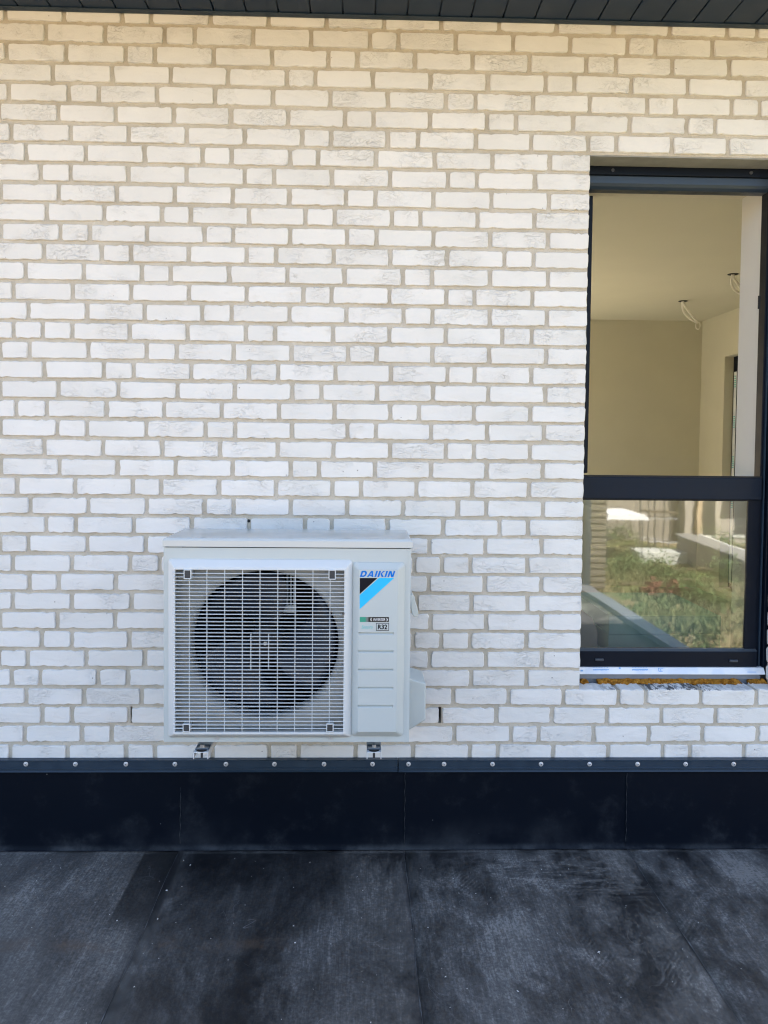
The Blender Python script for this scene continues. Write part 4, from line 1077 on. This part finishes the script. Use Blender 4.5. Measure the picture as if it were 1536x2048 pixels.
shed(MB(), -.15, L_+.15, -.12, -.021, zt_-.02, zt_+.12).build('roof_edge', plain('white_roof', (.8, .8, .78), .6), ls)
shed(MB(), L_*.35, L_*.35+.7, -.03, -.001, GZ, zt_-.15).build('door', plain('tan_door', (.35, .28, .17), .8), ls)
# white canopy
Dc = 29; a, b = mir(1214, 1040, D=Dc), mir(1290, 1040, D=Dc)
cn = empty('white_canopy', ((a.x+b.x)/2, a.y, GZ), 'small white flat canopy on thin posts', 'canopy')
zc_ = a.z
o = MB().prism_xz([(a.x, zc_), (b.x+.2, zc_), (b.x, zc_+.2), (a.x+.02, zc_+.2)], a.y-2.6, a.y).build('roof', plain('white_sheet', (.66, .68, .70), .5), cn)
for x in (a.x+.06, b.x-.06): MB().cyl((x, a.y-.1, GZ), (0, 0, 1), .018, zc_-GZ-.001, 8).build('post', m['trim'], cn)
# foundation block, boards, bricks
q = mir(1335, 1130, Z=GZ); q.z = GZ
slab('foundation_block', q, 2.7, 1.2, .62, conc, 'pale concrete foundation block lying in the grass', 'block', bevel=.02)
for px, py, l, rz, lab in ((1290, 1150, 1.9, .2, 'grey plank lying left of the pale foundation block'), (1350, 1160, 2.3, -.3, 'longest grey plank, lying just before the foundation block'),
                           (1372, 1176, 2.2, .1, 'grey plank lying behind the larger red brick heap'), (1400, 1190, 2.0, -.22, 'grey plank lying right of the larger red brick heap'),
                           (1425, 1200, 1.8, -.3, 'grey plank nearest the right edge of the lower pane'), (1330, 1143, 1.6, .4, 'short grey plank touching the foundation block'),
                           (1282, 1190, 1.4, -.1, 'shortest grey plank, left of the smaller brick heap'), (1445, 1168, 1.5, .25, 'grey plank below the bright fresh board')):
    q = mir(px, py, Z=GZ); q.z = hz_(q.x, q.y) + .05
    slab('plank', q, l, .20, .05, wood, lab, 'plank', 'old planks strewn over the plot', rz, R(12))
q = mir(1450, 1139, Z=GZ); q.z = hz_(q.x, q.y) + .16
slab('pale_board', q, 1.6, .5, .05, palewood, 'bright fresh wooden board lying sunlit in the grass', 'board', None, -.35, R(18))
redb = plain('red_brick', (.125, .05, .036), .9, var=.25, scale=6)
for px, py, n_, lab in ((1352, 1204, 60, 'larger heap of red bricks on the plot'), (1306, 1204, 34, 'smaller heap of red bricks on the plot')):
    q = mir(px, py, Z=GZ); pile = empty('brick_pile', q, lab, 'brick pile')
    bm_ = MB().box(-.125, .125, -.06, .06, -.035, .035).mesh('pile_brick', redb)
    for k in range(n_):
        r_2 = rg.random()*.34; a = rg.uniform(0, 6.28); hz = .03 + (1 - r_2/.34)*.55*rg.random()
        o = place('brick', bm_, (q.x + r_2*math.cos(a), q.y + r_2*math.sin(a), hz_(q.x, q.y) - .03 + hz), pile); o.rotation_euler = (rg.uniform(-.25, .25), rg.uniform(-.25, .25), rg.uniform(0, 3))
# bushes: many small leaves on a few stems
def bush(px, py, s, label):
    q = mir(px, py, Z=GZ); q.z = hz_(q.x, q.y) - .05; b_ = empty('bush', q, label, 'bush', 'bushes on the plot')
    mb = MB()
    for k in range(700):
        v = Vector((rg.gauss(0, .42), rg.gauss(0, .42), abs(rg.gauss(.35, .28))))*s
        n = Vector((rg.uniform(-1, 1), rg.uniform(-1, 1), rg.uniform(-.3, 1))).normalized(); u = n.orthogonal().normalized()*.06; w_ = n.cross(u)*.6
        mb.add([q+v-u, q+v+w_, q+v+u, q+v-w_], [(0, 1, 2, 3)])
    mb.build('foliage', plain('bush_leaf', (.055, .10, .032), .8, var=.3, scale=3), b_)
    st_ = MB()
    for k in range(5): st_.tube([q, q + Vector((rg.uniform(-.3, .3), rg.uniform(-.3, .3), .6))*s], [.02, .006], 5)
    st_.build('stem', wood, b_)
bush(1320, 1172, .9, 'dark green bush beside the brick heaps'); bush(1435, 1122, 1.3, 'bright green bush before the low shed'); bush(1235, 1090, 1.0, 'yellow green bush near the block building'); bush(1260, 1150, .7, 'low bush beside the stair house in the reflection'); bush(1470, 1185, .9, 'bush at the right edge of the reflected plot'); bush(1395, 1215, .8, 'leafy bush nearest the roof edge')
